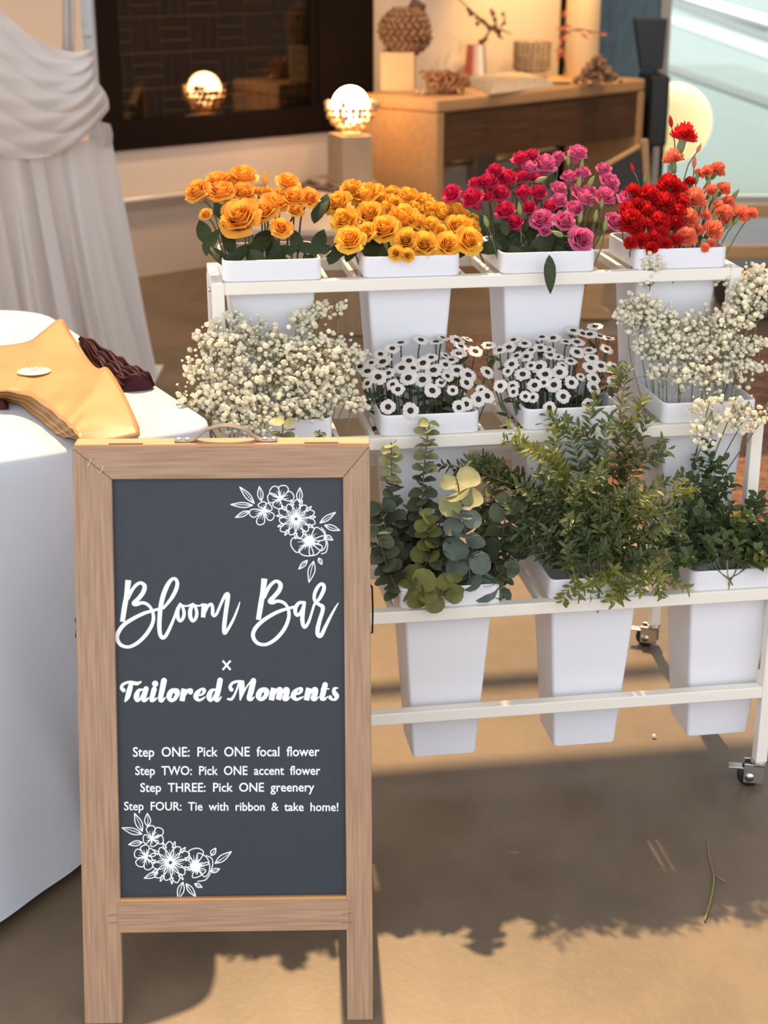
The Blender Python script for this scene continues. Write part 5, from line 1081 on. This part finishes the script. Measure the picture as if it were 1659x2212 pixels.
G1 = green_mat('small_leaf_mid', (.185, .215, .075), (.10, .13, .045)); G2 = green_mat('small_leaf_yellow', (.27, .28, .055), (.17, .20, .045)); G3 = green_mat('small_leaf_dark', (.135, .165, .062), (.075, .10, .038)); G4 = green_mat('broad_leaf', (.095, .14, .048), (.052, .082, .03))
gstem = mat('reddish_stem', (.24, .12, .05), .5); ystem = mat('yellow_stem', (.36, .27, .07), .5)
def greens(ti, i, name, cat, group, pts, b0, b1, lf, L0, L1, m, sm, side=6, step=8.5, spread=1.):
    P = [at_b(u, v, TIER[ti][0]+b0+(b1-b0)*k/(len(pts)-1)) for k, (u, v) in enumerate(pts)]; a, b, z = BINS[ti, i]
    base = W(a+BW*rng.uniform(.3, .7), b+BD*rng.uniform(.35, .65), z-.14); e = empty(name, base, ' ', cat, group)
    C = [Vector(x)-base for x in catmull([tuple(p) for p in P], 8)]; q = MB(); ql = MB(); q.tube(stem_pts(Vector((0, 0, 0)), C[0], (C[1]-C[0]).normalized())[:-1]+C, [.0014]*(len(stem_pts(Vector((0, 0, 0)), C[0], UP))-1)+[.0013-.0008*k/len(C) for k in range(len(C))], 4)
    k1 = px(base+C[0], 1.)
    def dress(line, f0):
        acc = 0.; k = 0
        for j in range(1, len(line)):
            seg = line[j]-line[j-1]; acc += seg.length
            while acc > step*k1:
                acc -= step*k1; k += 1; t = seg.normalized(); f = j/len(line); o = t.orthogonal().normalized(); o.rotate(Quaternion(t, k*1.57+rng.uniform(-.5, .5)))
                for sg in (1, -1):
                    d = (o*sg*spread+t*.65+Vector((rng.uniform(-.3, .3), rng.uniform(-.3, .3), rng.uniform(-.2, .2)))); n = t*.6+CAMDIR*.5+UP*.3+Vector((rng.uniform(-.5, .5), rng.uniform(-.5, .5), 0)); leafcopy(ql, lf, line[j], leaf_q(d, n), (L0+(L1-L0)*f)*k1*rng.uniform(.8, 1.2))
    dress(C[4:], 0)
    for s_ in range(side):
        j = int(len(C)*rng.uniform(.25, .85)); c = C[j]; t = (C[min(j+2, len(C)-1)]-C[j-1]).normalized(); o = t.orthogonal(); o.rotate(Quaternion(t, rng.random()*6.28)); d = (t+o*.8+UP*.1).normalized(); L = rng.uniform(28, 60)*k1
        ln = [c+d*L*x+t*L*.25*x*x for x in (0, .17, .34, .5, .67, .84, 1)]; q.tube(ln, .0006, 3, cap=False); dress(ln, .5)
    q.build('stem', sm, e, True); ql.build('leaves', m, e, True); return e, pts[-1][0], pts[-1][1]
it = []
def pv(tip, mid, b0, b1, m=G1, sm=None, base=None, **k):
    bx = base or (1290+(tip[0]-1290)*.16, 1262); it.append(greens(0, 2, 'small_leaf_eucalyptus', 'greenery branch', 'small-leaf eucalyptus branches', [bx, mid, ((mid[0]+tip[0])/2+rng.uniform(-6, 6), (mid[1]+tip[1])/2-8), tip], b0, b1, SLF, 31, 21, m, sm or rng.choice((gstem, ystem, stemg)), **({'side': 3 if tip[1] < 1000 else 5} | k)))
for tip, mid, b0, b1, m, sm in (((1356, 790), (1328, 1000), .13, .16, G1, gstem), ((1275, 872), (1290, 1050), .12, .14, G1, gstem), ((1225, 905), (1258, 1050), .12, .14, G1, stemg), ((1190, 925), (1230, 1060), .1, .12, G2, ystem),
        ((1085, 948), (1215, 1030), .08, .08, G2, ystem), ((1155, 968), (1225, 1060), .08, .09, G2, ystem), ((1015, 1010), (1140, 1075), .10, .12, G3, ystem), ((955, 1005), (1100, 1035), .12, .14, G3, ystem), ((1040, 985), (1150, 1060), .12, .14, G3, ystem),
        ((1400, 905), (1340, 1060), .12, .14, G1, gstem), ((1430, 950), (1350, 1070), .1, .12, G1, gstem), ((1390, 860), (1335, 1040), .13, .15, G2, gstem), ((1310, 920), (1300, 1060), .1, .12, G1, stemg), ((1500, 1062), (1350, 1110), .04, .02, G2, ystem), ((1470, 1105), (1350, 1140), .03, .0, G1, ystem), ((1480, 1150), (1360, 1170), .02, .0, G1, ystem),
        ((1430, 1040), (1340, 1120), .06, .06, G1, gstem), ((1160, 1020), (1230, 1110), .06, .06, G1, gstem), ((1120, 1080), (1210, 1140), .06, .07, G3, stemg), ((1105, 1180), (1190, 1205), .06, .06, G3, stemg), ((1120, 1135), (1200, 1170), .04, .04, G3, stemg), ((1200, 1075), (1245, 1140), .04, .04, G1, stemg),
        ((1250, 1030), (1265, 1120), .05, .05, G1, gstem), ((1300, 1010), (1290, 1110), .05, .05, G1, gstem), ((1350, 1050), (1310, 1130), .04, .04, G1, gstem), ((1240, 1115), (1255, 1170), .02, .02, G1, stemg), ((1300, 1090), (1290, 1160), .02, .02, G1, ystem), ((1370, 1110), (1320, 1170), .02, .01, G1, ystem), ((1410, 1150), (1330, 1190), .02, .0, G1, ystem),
        ((1180, 1150), (1220, 1195), .02, .02, G3, stemg), ((1450, 1195), (1350, 1215), .02, .0, G2, ystem), ((1270, 1170), (1272, 1210), .0, .0, G3, stemg), ((1220, 1200), (1240, 1225), .0, .0, G3, stemg), ((1330, 1180), (1305, 1215), .0, .0, G3, stemg), ((1380, 1205), (1340, 1225), .01, .0, G3, stemg)): pv(tip, mid, b0, b1, m, sm)
for tip, mid in (((1250, 1292), (1240, 1235)), ((1328, 1290), (1345, 1248)), ((1385, 1280), (1375, 1240)), ((1440, 1262), (1405, 1228)), ((1350, 1275), (1350, 1240)), ((1310, 1262), (1310, 1235))): pv(tip, mid, .0, -.028, G2, ystem, base=(mid[0], 1255), side=2)
band_labels(it, 'small-leaf eucalyptus branch in bottom tier\'s centre bin, tip {pos} of the {band} ones', 4)
it = []
for tip, mid, b0, b1, m, L in (((1532, 958), (1530, 1100), .13, .15, G4, 26), ((1545, 1010), (1535, 1100), .12, .14, G4, 26), ((1500, 1030), (1510, 1110), .12, .13, G3, 26), ((1555, 1050), (1545, 1130), .10, .11, G4, 28), ((1475, 1090), (1500, 1150), .08, .08, G4, 28), ((1570, 1090), (1555, 1150), .07, .07, G4, 30), ((1610, 1110), (1580, 1165), .06, .06, G2, 28), ((1655, 1085), (1610, 1160), .09, .10, G4, 34), ((1680, 1130), (1620, 1180), .06, .05, G1, 26), ((1640, 1150), (1600, 1190), .04, .04, G4, 28), ((1450, 1150), (1490, 1185), .05, .05, G3, 28),
        ((1520, 1120), (1525, 1170), .04, .04, G4, 30), ((1600, 1160), (1575, 1195), .02, .02, G4, 30), ((1545, 1160), (1545, 1195), .02, .02, G4, 30), ((1480, 1190), (1505, 1205), .02, .0, G4, 32), ((1665, 1190), (1610, 1210), .02, .0, G1, 28), ((1520, 1190), (1530, 1208), .0, .0, G4, 30), ((1460, 1215), (1500, 1215), .01, -.02, G4, 30), ((1690, 1220), (1630, 1215), .0, -.02, G2, 26), ((1580, 1195), (1570, 1208), .0, .0, G3, 28), ((1630, 1185), (1595, 1205), .03, .03, G4, 34), ((1675, 1165), (1615, 1195), .03, .02, G4, 34), ((1500, 1150), (1520, 1190), .06, .06, G4, 32), ((1570, 1130), (1560, 1180), .09, .1, G4, 32), ((1650, 1210), (1600, 1215), .0, -.01, G4, 32), ((1470, 1165), (1500, 1195), .03, .02, G4, 32)):
    it.append(greens(0, 3, 'broad_leaf_greenery', 'greenery branch', 'broad-leaf greenery branches', [(1570+(tip[0]-1570)*.2, 1240), mid, ((mid[0]+tip[0])/2, (mid[1]+tip[1])/2-6), tip], b0, b1, WLF, L, L*.8, m, rng.choice((stemg, ystem)), side=3, step=13))
band_labels(it, 'broad-leaf green branch in bottom tier\'s last bin, tip {pos} of the {band} ones', 3)

# ---------------- small litter on the floor
p = [at_z(u, v, .004) for u, v in ((1528, 1808), (1532, 1850), (1542, 1895), (1536, 1940), (1522, 1988))]
e = empty('fallen_twig', p[0], 'thin yellow-green twig fallen on the lower right floor', 'twig'); q = MB(); q.tube([x-p[0] for x in catmull([tuple(x) for x in p], 5) for x in [Vector(x)]], [.0012]*10+[.002]*11, 5); q.build('stem', mat('twig_green', (.25, .22, .06), .6), e, True)
q = MB(); c = at_z(1542, 1890, .004); q.tube([c-p[0], at_z(1568, 1905, .004)-p[0]], .0014, 4); q.build('side_shoot', mat('twig_green', (.25, .22, .06), .6), e, True)
q = MB(); c = at_z(1413, 1590, .005); ball(q, c, .005, 8, 6); tag(q.build('fallen_floret', WP, None, True), 'small white petal ball lying on floor between centre and right bins', 'petal')
